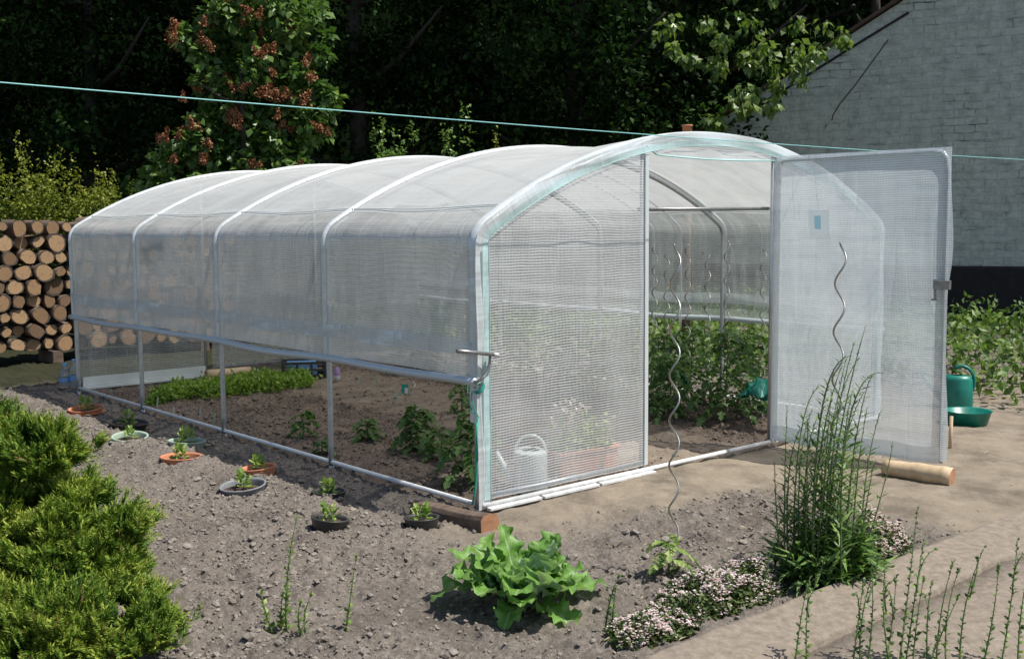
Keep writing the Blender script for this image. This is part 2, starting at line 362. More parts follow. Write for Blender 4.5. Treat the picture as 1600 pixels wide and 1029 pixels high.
# leaf templates: x across, y along, z up
T_OVAL = (np.array([(0, 0, 0), (-.28, .4, .05), (.28, .4, .05), (0, .5, -.02), (0, 1, -.12)]), np.array([(0, 3, 1), (0, 2, 3), (1, 3, 4), (3, 2, 4)]))
T_DIA = (np.array([(0, 0, 0), (-.33, .5, .06), (.33, .5, .06), (0, 1, -.1)]), np.array([(0, 2, 1), (1, 2, 3)]))
T_BLADE = (np.array([(0, 0, 0), (-.07, .4, .02), (.07, .4, .02), (0, 1, -.12)]), np.array([(0, 2, 1), (1, 2, 3)]))
T_LOBED = (np.array([(0, 0, 0), (-.16, .18, .02), (-.42, .40, .05), (-.17, .50, .02), (-.25, .78, -.02), (0, 1.05, -.14), (.25, .78, -.02), (.17, .50, .02), (.42, .40, .05), (.16, .18, .02), (0, .45, -.03)]),
           np.array([(10, 1, 0), (10, 2, 1), (10, 3, 2), (10, 4, 3), (10, 5, 4), (10, 6, 5), (10, 7, 6), (10, 8, 7), (10, 9, 8), (10, 0, 9)]))
def unit(a): return a/np.maximum(np.linalg.norm(a, axis=-1, keepdims=True), 1e-9)
def leaves(P, Dr, size, tmpl, v=None, up=None, jit=.5):
    """arrays: P base points, Dr pointing directions, size lengths"""
    P = np.asarray(P, float); n = len(P); Dr = unit(np.asarray(Dr, float)); size = np.broadcast_to(size, (n,)).astype(float)
    up = np.array([0, 0, 1.]) if up is None else np.asarray(up, float)
    upv = unit(up+rng.normal(0, jit, (n, 3)))
    X = unit(np.cross(Dr, upv)); Z = np.cross(X, Dr)
    tv, tf = tmpl; k = len(tv)
    V = P[:, None]+size[:, None, None]*(tv[None, :, 0:1]*X[:, None]+tv[None, :, 1:2]*Dr[:, None]+tv[None, :, 2:3]*Z[:, None])
    Fc = (tf[None]+(np.arange(n)*k)[:, None, None]).reshape(-1, tf.shape[1])
    v = rng.random(n) if v is None else v
    return V.reshape(-1, 3), Fc, np.repeat(v, k)
def merge(parts):
    Vs, Fs, As, o = [], [], [], 0
    for V, Fc, a in parts:
        Vs.append(V); Fs.append(Fc+o); As.append(a); o += len(V)
    return np.concatenate(Vs), np.concatenate(Fs), np.concatenate(As)
def leafobj(name, parts, mat, parent=None, loc=None):
    V, Fc, a = merge(parts) if isinstance(parts, list) else parts
    return link(name, npmesh(name, V, Fc, {'v': a}), mat, parent, loc)
def rdir(n, updown=0.0):
    d = rng.normal(size=(n, 3)); d[:, 2] += updown; return unit(d)
# value noise
def vnoise(x, y, seed=0):
    xi = np.floor(x).astype(np.int64); yi = np.floor(y).astype(np.int64); fx = x-xi; fy = y-yi
    fx = fx*fx*(3-2*fx); fy = fy*fy*(3-2*fy)
    def h(a, b_):
        n = (a*374761393+b_*668265263+seed*1442695041) & 0xffffffff
        n = ((n ^ (n >> 13))*1274126177) & 0xffffffff
        return ((n ^ (n >> 16)) & 0xffff)/65535.0
    return (h(xi, yi)*(1-fx)+h(xi+1, yi)*fx)*(1-fy)+(h(xi, yi+1)*(1-fx)+h(xi+1, yi+1)*fx)*fy
def fbm(x, y, f, o=4, seed=0):
    s = 0; a = 1; tot = 0
    for i in range(o):
        s = s+a*vnoise(x*f*2**i, y*f*2**i, seed+i); tot += a; a *= .55
    return s/tot
def sstep(a, b_, x):
    t_ = np.clip((x-a)/(b_-a), 0, 1); return t_*t_*(3-2*t_)

# ------------------------------------------------------------------ ground
def zones(x, y):
    w1 = (fbm(x, y, 1.1, 4, 5)-.5)
    inside = sstep(-.05, .08, x)*sstep(4.1, 3.95, x)*sstep(-.05, .1, y)*sstep(6.1, 5.95, y)
    yy = y+w1*.35
    # trodden earth in front of the door, wide to the right, with a tilled bed in it
    path = sstep(-.30, .0, x+w1*.6)*sstep(.05, -.06, y)
    bed = sstep(-.52, -.72, yy+.25*(x-.8)) * sstep(1.55, 1.2, x+w1*.5)
    path = path*(1-bed)
    path = np.maximum(path, .55*sstep(-.55, -.1, x+w1)*sstep(.0, -.1, y)*sstep(-.75, -.5, yy))
    aisle = sstep(1.35, 1.6, x+w1*.5)*sstep(2.75, 2.5, x+w1*.5)*inside*sstep(6.2, 5.0, y)
    path = np.maximum(path, aisle*.62)
    path = np.maximum(path, sstep(3.9, 4.3, x)*sstep(1.2, .2, y+w1)*.6)
    rr = np.hypot(x-1, y-1.5)
    litter = np.maximum(sstep(9.0, 11.5, rr+w1*2), sstep(6.35, 7.0, y+w1*.5)*.93)
    return np.clip(path, 0, 1), inside, litter
POTS = [(134, 640, 52), (200, 662, 62), (203, 687, 56), (292, 694, 58), (283, 719, 64), (404, 735, 56), (380, 764, 73), (514, 774, 54), (515, 819, 60), (659, 816, 56)]
POTS = [(G(a, b_).x, G(a, b_).y, c_/2/PXM(G(a, b_))) for a, b_, c_ in POTS]
def gz(x, y):
    z = gz0(x, y); x = np.asarray(x, float); y = np.asarray(y, float)
    for a, b_, r_ in POTS: z = z-.075*sstep(r_*1.0, r_*.8, np.hypot(x-a, y-b_))
    return z
def gz0(x, y):
    x = np.asarray(x, float); y = np.asarray(y, float)
    p, ins, lit = zones(x, y)
    near = sstep(14, 7, np.hypot(x, y))
    rough = (1-p*.85)*near
    z = (fbm(x, y, .8, 3, 1)-.5)*.05*near
    c1 = fbm(x, y, 7, 4, 20); c2 = fbm(x, y, 24, 3, 40)
    z = z+rough*((c1-.5)*.075+(np.abs(c2-.5)*.075-.012))+p*near*(c1-.5)*.010
    # hollow along the side rail, and along the front skirt
    z = z-.035*np.exp(-((x+.22)/.16)**2)*sstep(-.1, .2, y)*sstep(6.4, 6, y)
    z = z+.02*np.exp(-((x+.62)/.16)**2)*sstep(-.1, .2, y)*near
    kb = sstep(-2.02, -2.12, y)                                     # the path beyond the kerb lies lower
    z = z*(1-kb)-.16*kb
    return z-.012
def axis(a, b_, lo, hi, st):
    c_ = np.arange(lo, hi, st); L = [c_]
    s_ = st; p = hi
    up = []
    while p < b_: up.append(p); s_ *= 1.13; p += s_
    up.append(b_); s_ = st; p = lo-st*1.13; dn = []
    while p > a: dn.append(p); s_ *= 1.13; p -= s_
    dn.append(a)
    return np.concatenate([np.array(dn)[::-1], c_, np.array(up)])
xs = axis(-400, 400, -3.2, 4.6, .014); ys = axis(-400, 400, -2.6, 6.4, .014)
XX, YY = np.meshgrid(xs, ys, indexing='ij')
x, y = XX.ravel(), YY.ravel(); z = gz(x, y)
pa, ins, lit = zones(x, y)
nx, ny = len(xs), len(ys); idx = np.arange(nx*ny).reshape(nx, ny)
Fq = np.stack([idx[:-1, :-1], idx[1:, :-1], idx[1:, 1:], idx[:-1, 1:]], -1).reshape(-1, 4)
g = link('ground', npmesh('ground', np.stack([x, y, z], 1), Fq, {'path': pa, 'inside': ins, 'litter': lit}, True), M_soil)
tag(g, kind='structure')
def gp(u, v, dz=0):
    p = G(u, v); zz = float(gz(p.x, p.y)); p = G(u, v, zz); return Vector((p.x, p.y, float(gz(p.x, p.y))+dz))
def gxy(x_, y_, dz=0): return Vector((x_, y_, float(gz(x_, y_))+dz))
# loose clods
ph = (1+5**.5)/2
ICO = unit(np.array([(-1, ph, 0), (1, ph, 0), (-1, -ph, 0), (1, -ph, 0), (0, -1, ph), (0, 1, ph), (0, -1, -ph), (0, 1, -ph), (ph, 0, -1), (ph, 0, 1), (-ph, 0, -1), (-ph, 0, 1)]))
ICF = np.array([(0, 11, 5), (0, 5, 1), (0, 1, 7), (0, 7, 10), (0, 10, 11), (1, 5, 9), (5, 11, 4), (11, 10, 2), (10, 7, 6), (7, 1, 8), (3, 9, 4), (3, 4, 2), (3, 2, 6), (3, 6, 8), (3, 8, 9), (4, 9, 5), (2, 4, 11), (6, 2, 10), (8, 6, 7), (9, 8, 1)])
def clods(name, x, y, s, mat, label):
    n = len(x); z = gz(x, y)
    V = ICO[None]*(1+rng.normal(0, .22, (n, 12, 1)))*(s[:, None, None]*rng.uniform(.65, 1.25, (n, 1, 3)))
    V[:, :, 2] *= .75
    V += np.stack([x, y, z+s*.25], 1)[:, None]
    Fc = (ICF[None]+(np.arange(n)*12)[:, None, None]).reshape(-1, 3)
    return tag(link(name, npmesh(name, V.reshape(-1, 3), Fc), mat), label, 'soil', kind='stuff')
n = 62000; x = rng.uniform(-3.0, 1.7, n); y = rng.uniform(-1.98, 6.5, n)
p_, i_, _ = zones(x, y); den = fbm(x, y, 1.6, 3, 77)
k = (i_ < .3) & (rng.random(n) > p_*1.05) & (rng.random(n) < np.clip(den*2.6-.6, .22, 1)) & (x < 1.6)
for a_, b_, r_ in POTS: k &= np.hypot(x-a_, y-b_) > r_*1.03
x, y = x[k], y[k]; s = rng.lognormal(-5.25, .52, len(x)); s = np.clip(s, .0025, .026)
nb_ = 320; xb = rng.normal(-.75, .45, nb_); yb = rng.uniform(-1.2, 5.5, nb_); sb_ = rng.uniform(.012, .028, nb_)*rng.uniform(.5, 1, nb_)
kb_ = (fbm(xb, yb, 2.2, 3, 55) > .5) & (xb < -.12)
for a_, b_, r_ in POTS: kb_ &= np.hypot(xb-a_, yb-b_) > r_*1.1
x = np.concatenate([x, xb[kb_]]); y = np.concatenate([y, yb[kb_]]); s = np.concatenate([s, sb_[kb_]])
clods('soil_clods', x, y, s, M_clod, 'loose grey clods of dry soil scattered over the tilled bed')
n = 22000; x = rng.uniform(.04, 3.9, n); y = rng.uniform(.05, 5.9, n); p_, i_, _ = zones(x, y)
k = (rng.random(n) > p_*1.4); x, y = x[k], y[k]; s = np.clip(rng.lognormal(-4.95, .5, len(x)), .003, .026)
clods('brown_clods', x, y, s, M_clodi, 'loose brown clods of soil in the beds inside the greenhouse')

# straw and dead stalks lying about
L_straw = leafmat('dry_straw', (.10, .075, .045), (.26, .20, .12), (.45, .38, .25), .8, .1)
n = 700; x = rng.uniform(-2.8, 3.8, n); y = rng.uniform(-1.95, 5.9, n); k = fbm(x, y, 1.3, 3, 91) > .45; x, y = x[k], y[k]
dxy = rng.normal(size=(len(x), 3)); dxy[:, 2] *= .08
o = leafobj('dry_straw', leaves(np.stack([x, y, gz(x, y)+.008], 1), dxy, rng.uniform(.02, .075, len(x)), T_BLADE, jit=.3), L_straw)
tag(o, 'bits of dry straw and dead stalks lying on the soil', 'straw', kind='stuff')
# kerb and path
def slab(name, y0, y1, z0, z1, mat, amp):
    rows, uvs = [], []
    xs_ = np.arange(-1.6, 6.0, .03); ys_ = list(np.linspace(y0, y1, 22))
    prof = [(y0+.012, -.25)]+[(yy, z0+(z1-z0)*i/21-.012*(i == 0)-.015*(i == 21)) for i, yy in enumerate(ys_)]+[(y1-.014, -.3)]
    for X in xs_:
        r_ = []
        for yy, zz in prof:
            nz = amp*(fbm(np.array([X]), np.array([yy]), 5, 4, 61)[0]-.5) if zz > -.2 else 0
            wv = .012*(fbm(np.array([X]), np.array([yy*.2]), 2.5, 3, 62)[0]-.5)
            r_.append((X, yy+wv*2, zz+nz))
        rows.append(r_); uvs.append([(X, q[0]) for q in prof])
    return tag(MB().grid(rows, uvs).build(name, mat), kind='structure')
slab('kerb', -2.0, -2.30, .015, -.005, M_kerb, .02)
slab('path', -2.295, -5.5, -.022, -.05, M_kerb, .03)

# ------------------------------------------------------------------ greenhouse
W, LEN, HS, HP = 4.0, 6.0, 1.5, 2.085
hh = HP-HS; RA = (4+hh*hh)/(2*hh)
def arcz(x): return HS+hh-RA+math.sqrt(max(RA*RA-(x-2)**2, 0))
def profile(z0=0.0, z1=0.0, n=40):
    P = [(0, z0+(HS-.07-z0)*i/12) for i in range(13)]
    a0 = (0, HS-.07); c_ = (0, HS); e_ = (.075, arcz(.075))
    for i in range(1, 6):
        t_ = i/6; P.append(((1-t_)**2*a0[0]+2*t_*(1-t_)*c_[0]+t_*t_*e_[0], (1-t_)**2*a0[1]+2*t_*(1-t_)*c_[1]+t_*t_*e_[1]))
    for i in range(n+1):
        x_ = .075+(W-.15)*i/n; P.append((x_, arcz(x_)))
    Q = [(W-p[0], p[1]) for p in P[:18]][::-1]
    Q = [q if q[1] > z1 else (q[0], z1) for q in Q]
    return P+Q
PR = profile()
def nrm2(P):
    out = []
    for i in range(len(P)):
        a, b_ = P[max(i-1, 0)], P[min(i+1, len(P)-1)]
        dx, dz = b_[0]-a[0], b_[1]-a[1]; l = math.hypot(dx, dz) or 1; out.append((-dz/l, dx/l))
    return out
GH = thing('tunnel_greenhouse', 'large tunnel greenhouse of white reinforced film on arched metal hoops, door open', 'greenhouse')
for i in range(5):
    yk = i*1.5
    hb = MB(); hb.tube([(p[0], yk, p[1]-.012 if 0 < p[0] < W else p[1]) for p in PR], .019 if i not in (0, 4) else .021, 10)
    for X in (0, W): hb.tube([(X, yk, -.25), (X, yk, .02)], .017, 8)
    hb.build('hoop', M_pipe, GH)
for X in (0, W):
    MB().tube([(X, 0, .02), (X, 6, .02)], .015, 8).build('base_rail', M_pipew, GH)
MB().tube([(0, -.03, .020), (2.68, -.03, .020)], .015, 10).build('sill_tube', M_white, GH)
MB().tube([(2.68, -.03, .024), (W, -.03, .024)], .018, 10).build('sill_tube', M_pipew, GH)
sk = MB()
for a, b_ in ((.02, .40), (.42, .86), (.88, 1.36)):
    sk.box(((a+b_)/2, -.058, .003), (b_-a, .035, .018))
sk.build('skirt_board', M_white, GH, bevel=.004)
MB().tube([(.06, -.012, .065), (1.29, -.012, .065)], .013, 8).build('panel_rail', M_pipe, GH)
for X in (1.3, 2.62):
    MB().tube([(X, -.004, 0), (X, -.004, arcz(X)-.03)], .016, 8).build('door_post', M_pipe, GH)
    MB().tube([(X, 6, 0), (X, 6, arcz(X)-.03)], .016, 8).build('door_post', M_pipe, GH)
MB().tube([(1.3, .03, 1.622), (2.62, .03, 1.632)], .012, 8).build('cross_bar', M_darkm, GH)
MB().tube([(2, 0, HP-.035), (2, 6, HP-.035)], .010, 6).build('ridge_wire', M_pipew, GH)

# film over the roof, down to the curtains
def sagf(yy, i0=1.5): return math.sin(math.pi*((yy/i0) % 1))**2
rows, uvs = [], []
k0 = 12
KH = next(i for i, p in enumerate(PR) if p[0] >= .20)
top = [(p, q) for p, q in zip(PR, nrm2(PR))][KH-1:len(PR)-KH+1]
cum = [0]
for i in range(1, len(top)): cum.append(cum[-1]+math.hypot(top[i][0][0]-top[i-1][0][0], top[i][0][1]-top[i-1][0][1]))
NY = 97
for (p, q), c_ in zip(top, cum):
    r_, u_ = [], []
    for j in range(NY):
        yy = 6*j/(NY-1); arch = math.sin(math.pi*min(max(p[0], 0), W)/W)
        sg = .010+.034*arch
        wr = .006*math.sin(yy*5+p[0]*3.1)*math.sin(p[0]*2+yy)*sagf(yy)+.004*(vnoise(np.array([p[0]*6+yy*3]), np.array([yy*9.]), 3)[0]-.5)*sagf(yy)
        off = .022-sg*sagf(yy)+wr
        r_.append((p[0]+q[0]*off, yy, p[1]+q[1]*off)); u_.append((yy, c_))
    rows.append(r_); uvs.append(u_)
MB().grid(rows, uvs).build('roof_film', M_roof, GH)
# side curtains with folds
def curtain(X, sgn, name, za=.72):
    rows, uvs = [], []
    for i in range(41):
        zz = za+(HS-.07-za)*i/40; r_, u_ = [], []
        for j in range(161):
            yy = 6*j/160; f = sagf(yy)
            low = 1-(zz-za)/(HS-za)
            d_ = yy*1.0+zz*.55
            fold = (.012*math.sin(d_*23+2*math.sin(yy*2.2))*max(0, math.sin(yy*4.18+.5))**3+.007*math.sin(d_*47+yy)*max(0, math.sin(yy*2.9+1.7))**4)*f
            tl = min(1, low*6); off = .020-(.014+.006*tl)*f+1.7*fold*(.35+low*.65)*tl+.006*tl*(vnoise(np.array([yy*3.]), np.array([zz*4.]), 9)[0]-.5)
            r_.append((X-sgn*off, yy, zz)); u_.append((yy, zz))
        rows.append(r_); uvs.append(u_)
    c_ = HS-.07; last = PR[12]
    for p, q in list(zip(PR, nrm2(PR)))[13:KH+1]:
        c_ += math.hypot(p[0]-last[0], p[1]-last[1]); last = p; r_, u_ = [], []
        for j in range(161):
            yy = 6*j/160; off = .020-.014*sagf(yy); xx = p[0]+q[0]*off
            r_.append((xx if X == 0 else W-xx, yy, p[1]+q[1]*off)); u_.append((yy, c_))
        rows.append(r_); uvs.append(u_)
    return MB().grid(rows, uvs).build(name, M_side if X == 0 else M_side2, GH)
for X, s_ in ((0, 1), (W, -1)):
    curtain(X, s_, 'side_curtain')
    # overlap band and rolled bottom
    r0, r1, r2 = [], [], []; 
    def band(za, zb, off, nm, mt):
        rows, uvs = [], []
        for i in range(5):
            zz = za+(zb-za)*i/4; r_, u_ = [], []
            for j in range(121):
                yy = -.02+6.04*j/120; f = sagf(yy)
                dz = -.012*f+.006*math.sin(yy*2.1)
                r_.append((X-s_*(off-.012*f+.003*math.sin(yy*9+i)), yy, zz+dz)); u_.append((yy, zz))
            rows.append(r_); uvs.append(u_)
        return MB().grid(rows, uvs).build(nm, mt, GH)
    band(.835, .925, .034, 'curtain_band', M_skirt)
    rp = [(X-s_*(.040+.006*math.sin(yy*3.1)), yy, .70-.012*sagf(yy)+.006*math.sin(yy*2.1)) for yy in [-.03+6.06*j/60 for j in range(61)]]
    MB().tube(rp, .024, 10).build('curtain_roll', M_skirt, GH)
    MB().tube([(q[0], q[1], q[2]) for q in rp], .014, 8).build('roll_tube', M_pipe, GH)
# hem lines along the roof
for X, s_ in ((.20, 1), (W-.20, -1)):
    q = [(X-s_*.012, 6*j/96, arcz(X)+.026-.014*sagf(6*j/96)) for j in range(97)]
    MB().tube(q, .004, 5).build('roof_hem', M_hem, GH)
# welts: a strip of doubled film over each hoop
NR = nrm2(PR)
def welt(yc, w_, off, mat, nm, part=None, inner=0):
    rows, uvs = [], []; c_ = 0; last = None
    pr = list(zip(PR, NR)) if part is None else list(zip(PR, NR))[part[0]:part[1]]
    for p, q in pr:
        if last: c_ += math.hypot(p[0]-last[0], p[1]-last[1])
        last = p
        rr_ = [(-1, off-.012), (-.6, off), (0, off+.004), (.6, off), (1, off-.012)]
        rows.append([(p[0]+q[0]*o_, yc+w_*s_, p[1]+q[1]*o_) for s_, o_ in rr_]); uvs.append([(s_*w_, c_) for s_, o_ in rr_])
    return MB().grid(rows, uvs).build(nm, mat, GH)
for i in (1, 2, 3, 4): welt(i*1.5, .021, .034, M_hem, 'film_welt', (6, len(PR)-6))
welt(.012, .034, .030, M_hem, 'front_hem', (4, len(PR)-4))
for Y_ in (1.97, 2.30): welt(Y_, .011, .004, M_faint_rib, 'faint_rib', (len(PR)-40, len(PR)-5))  # faint curved ribs on the right-hand film
# flat band round the front arch and its teal edge
def ringband(y_, a_, b_, mat, nm, part=(0, None)):
    rows, uvs = [], []; c_ = 0; last = None
    for p, q in list(zip(PR, NR))[part[0]:part[1]]:
        if last: c_ += math.hypot(p[0]-last[0], p[1]-last[1])
        last = p
        rows.append([(p[0]+q[0]*o_, y_-.006*math.sin(c_*8+o_*30), p[1]+q[1]*o_) for o_ in (a_, (a_+b_)/2, b_)]); uvs.append([(o_, c_) for o_ in (a_, (a_+b_)/2, b_)])
    MB().grid(rows, uvs).build(nm, mat, GH)
ringband(-.030, .028, -.022, M_hem, 'arch_band'); ringband(-.032, -.020, -.056, M_tealhem, 'arch_band')
for o_ in (-.056,):
    MB().tube([(p[0]+q[0]*o_, -.038, p[1]+q[1]*o_) for p, q in zip(PR, NR)], .0018, 5).build('teal_edging', M_teal, GH)
# mesh panels of the two ends
def endpanel(x0, x1, y_, mat, nm, zb=.045, ztop=None, amp=.006):
    rows, uvs = [], []
    for i in range(37):
        r_, u_ = [], []
        for j in range(25):
            X = x0+(x1-x0)*j/24; zt = (arcz(X)-.03) if ztop is None else ztop
            if isinstance(zb, float): z0_ = zb
            else: z0_ = zb(X)
            zt = max(zt, z0_+.01)
            Z = z0_+(zt-z0_)*i/36
            e = math.sin(math.pi*j/24)*math.sin(math.pi*i/36)
            r_.append((X, y_-amp*e*math.sin(X*14+Z*3)-amp*e*math.sin(Z*8-X*5), Z)); u_.append((X, Z))
        rows.append(r_); uvs.append(u_)
    return MB().grid(rows, uvs).build(nm, mat, GH)
endpanel(.035, 1.3, -.022, M_wall, 'front_panel')
endpanel(2.62, W-.035, -.022, M_wall, 'front_panel')
endpanel(1.3, 2.62, -.022, M_wall, 'door_header', zb=lambda X: 1.955+.05*math.exp(-((X-1.3)/.06)**2)-.015*math.sin((X-1.3)*2.4))
MB().tube([(X, -.026, 1.955+.05*math.exp(-((X-1.3)/.06)**2)-.015*math.sin((X-1.3)*2.4)) for X in np.linspace(1.31, 2.61, 30)], .005, 5).build('teal_edging', M_teal, GH)
MB().box((1.315, -.028, 1.0), (.03, .004, 1.9)).build('panel_hem', M_hem, GH)
MB().add([(.012, -.034, .05), (.058, -.034, .05), (.058, -.036, 1.42), (.012, -.036, 1.42)], [(0, 1, 2, 3)], 0, [(0, 0), (.046, 0), (.046, 1.37), (0, 1.37)]).build('panel_hem', M_tealhem, GH)
endpanel(.02, 1.3, 6.0, M_rear, 'rear_panel', zb=.05)
endpanel(2.62, W-.02, 6.0, M_rear, 'rear_panel', zb=.05)
endpanel(1.38, 2.60, 6.02, M_rear, 'rear_door', zb=.08, ztop=1.95)
endpanel(1.3, 2.62, 6.0, M_rear, 'rear_header', zb=1.97)
MB().box((.66, 5.985, .075), (1.25, .004, .09)).box((.66, 5.95, .018), (1.27, .05, .02)).build('rear_skirt', M_hem, GH)
# pale plate just inside the left curtain
MB().box((.02, 4.15, 1.42), (.003, .42, .14)).build('pale_plate', M_white, GH)
tp = [onY(1155, 284, .75), onY(1187, 286, .75), onY(1181, 305, .75)]
# crank
ck = MB(); P = [onY(*q, -.075) for q in ((714, 548), (735, 550), (775, 554))]
ck.tube(P, .011, 8)
P = [onY(*q, -.06) for q in ((766, 553), (765, 566), (763, 578), (757, 588), (746, 596))]; ck.tube(P, .008, 8)
ck.tube([onY(746, 596, -.06), (-.04, .02, .70)], .008, 8)
k_ = ck.build('crank_handle', M_darkm, GH)
MB().tube([onY(771, 553.6, -.075), onY(778, 554.3, -.075)], .0125, 8).build('end_cap', M_white, k_)

# the open door
DH, DF = Vector((2.635, -.02, 0)), Vector((2.74, -1.20, 0)); dd = (DF-DH); DW = dd.length; dd.normalize(); dn = Vector((dd.y, -dd.x, 0))
if dn.x > 0: dn = -dn     # side facing the camera
door = MB(); ztop = 1.955
fr = [DH+Vector((0, 0, .045)), DH+Vector((0, 0, ztop))]
dr = bpy.data.objects.new('door', None); col.objects.link(dr); dr.parent = GH; dr.location = DH; 
def L(s_, z_, n_=0): return dd*s_+dn*n_+Vector((0, 0, z_))
pts = [L(0, .04), L(0, ztop-.06), L(.02, ztop-.02), L(.06, ztop), L(DW-.10, ztop+.012), L(DW-.04, ztop), L(DW-.01, ztop-.04), L(DW, ztop-.10), L(DW, .04), L(0, .04)]
MB().tube(pts, .015, 8).build('door_frame', M_pipe, dr)
rows, uvs = [], []
for i in range(41):
    r_, u_ = [], []
    for j in range(31):
        s_ = -.005+(DW+.03)*j/30; zz = .05+(ztop+.03-.05)*i/40
        if j == 30: s_ += .010+.014*math.sin(zz*5.5+.6)-.02*math.exp(-((zz-1.1)/.18)**2)
        e = math.sin(math.pi*j/30)*math.sin(math.pi*i/40)
        r_.append(L(s_, zz, .016-.012*e+.006*e*math.sin(s_*9+zz*3)+.004*math.sin(zz*12+s_*3)*e)); u_.append((s_, zz))
    rows.append(r_); uvs.append(u_)
MB().grid(rows, uvs).build('door_film', M_door, dr)
MB().add([L(-.01, .035, .022), L(.05, .035, .026), L(.05, ztop, .026), L(-.01, ztop, .022)], [(0, 1, 2, 3)], 0, [(0, 0), (.06, 0), (.06, 1.9), (0, 1.9)]).build('hinge_hem', M_hem, dr)
rows, uvs = [], []
for i in range(4):
    rows.append([L(DW*j/20, .03+.035*i+.006*math.sin(j), .028+.004*math.sin(j*1.7+i)) for j in range(21)]); uvs.append([(DW*j/20, .035*i) for j in range(21)])
MB().grid(rows, uvs).build('bottom_hem', M_hem, dr)
def doorpt(u_, v_, n_=.03):     # where a sight line meets the door plane
    d_ = ray(u_, v_); q0 = DH+dn*n_; t_ = (q0-C0).dot(dn)/d_.dot(dn); return C0+d_*t_-DH
q = [doorpt(*a) for a in ((1263, 328), (1295, 328), (1297, 372), (1265, 372))]
st = MB().add(q, [(0, 1, 2, 3)]).build('sticker', M_sticker, dr)
q = [doorpt(a, b_, .033) for a, b_ in ((1272, 337), (1282, 337), (1283, 358), (1273, 358))]
MB().add(q, [(0, 1, 2, 3)]).build('sticker_picture', M_stickb, st)
q = doorpt(1472, 445, .045)
lt = MB(); lt.tube([doorpt(1461, 436, .045), doorpt(1461, 468, .045)], .008, 8); lt.tube([doorpt(1455, 468, .05), doorpt(1463, 468, .045)], .007, 8)
rt = Matrix.Rotation(math.atan2(dd.y, dd.x), 3, 'Z')
lt.box(q, (.10, .035, .055), 0, rt)
lt.build('latch', M_darkm, dr, bevel=.003)

# ------------------------------------------------------------------ rope, line
rp = MB()
def V3(u_, v_, y_): return onY(u_, v_, y_)
rp.tube([V3(731, 600, .10), V3(730, 622, .06), V3(737, 642, .0), V3(745, 649, -.05)], .003, 5)
rp.tube([V3(740, 598, .02), V3(736, 622, .0), V3(742, 640, -.03), V3(748, 652, -.05)], .003, 5)
for i in range(9):
    a_ = i*.7; cx_, cz_ = -.0, .655
    rp.tube([(.028*math.cos(t_+a_)*1.0-.002, .03*math.sin(t_+a_)-.012, .655+.018*math.sin(t_*1.3+i)+i*.002) for t_ in np.linspace(0, 5.5, 14)], .0035, 5)
rp.tube([V3(747, 652, -.052), V3(744, 700, -.05), V3(745, 735, -.05), V3(742, 770, -.045), V3(738, 788, -.04)], .006, 6)
rp.tube([V3(745, 660, -.055), V3(746, 720, -.055)], .006, 6)
o = rp.build('green_rope', M_rope); tag(o, 'green rope knotted round the front corner post, its end hanging down', 'rope')
xl = np.linspace(-4.2, 7.2, 40)
q = [(x_, -.30, 2.045+.0045*((x_-2)**2-9)*.25) for x_ in xl]
o = MB().tube(q, .0028, 5).build('washing_line', M_line); tag(o, 'thin green line stretched across above the greenhouse roof', 'line')
for X, lb in ((-4.2, 'wooden post holding the left end of the green line'), (7.2, 'wooden post holding the right end of the green line')):
    tag(MB().tube([(X, -.30, -.3), (X, -.30, 2.15)], [.045, .04], 10).build('line_post', M_oldw), lb, 'post')

# ------------------------------------------------------------------ spiral stakes
def stake_mesh(h, r=.02, pitch=.2, tr=.0042, lean=0):
    n = int(h/.0125); pts = []
    for i in range(n+1):
        zz = -.2+(h+.2)*i/n
        a_ = min(1, max(0, (zz+.0)/.08)); 
        if zz > h-.03: a_ *= (h-zz)/.03*.6+.4
        t_ = 2*math.pi*zz/pitch
        pts.append((r*a_*math.cos(t_)+lean*zz, r*a_*math.sin(t_), zz))
    return MB().tube(pts, tr, 6)
p = gp(1052, 893); h1 = (893-386)/PXM(p)
s1 = stake_mesh(h1, .022, .2, .0046).build('spiral_stake', M_stake); s1.location = p
tag(s1, 'tall wavy steel stake at the tomato seedling in front of the doorway', 'plant stake', 'spiral plant stakes')
p = gp(1300, 893); h2 = (893-376)/PXM(p)
s2 = stake_mesh(h2, .022, .21, .0046, -.012).build('spiral_stake', M_stake); s2.location = p; s2.rotation_euler = (0, 0, 1.2)
tag(s2, 'tall wavy steel stake rising behind the clump of weeds, before the open door', 'plant stake', 'spiral plant stakes')
sp0 = stake_mesh(1.5, .022, .2, .0045)
me0 = None
for i, (u_, X, vt, lb) in enumerate(((1023, 3.15, 384, 'leftmost wavy steel stake seen through the open doorway'), (1075, 3.2, 374, 'wavy steel stake in front of the second faint rib in the doorway'),
        (1106, 3.2, 394, 'wavy steel stake midway between the faint rib and the metal hoop'), (1136, 3.25, 375, 'wavy steel stake just right of the inner metal hoop'),
        (1193, 3.3, 385, 'wavy steel stake nearest the door hinge inside the doorway'), (1042, 3.0, 398, 'thin wavy steel stake just behind the tall stake outside'))):
    q = onX(u_, 400, X); 
    if me0 is None: o = sp0.build('spiral_stake', M_stake); me0 = o
    else: o = me0.copy(); col.objects.link(o)
    o.location = gxy(X, q.y); zt = onX(u_, vt, X).z; o.scale = (1, 1, zt/1.5); o.rotation_euler = (0, 0, i*1.1)
    tag(o, lb, 'plant stake', 'spiral plant stakes')
p = gp(645, 618)
o = me0.copy(); col.objects.link(o); o.location = p; o.scale = (1, 1, .55); tag(o, 'short wavy steel stake beside the green seed packet', 'plant stake', 'spiral plant stakes')

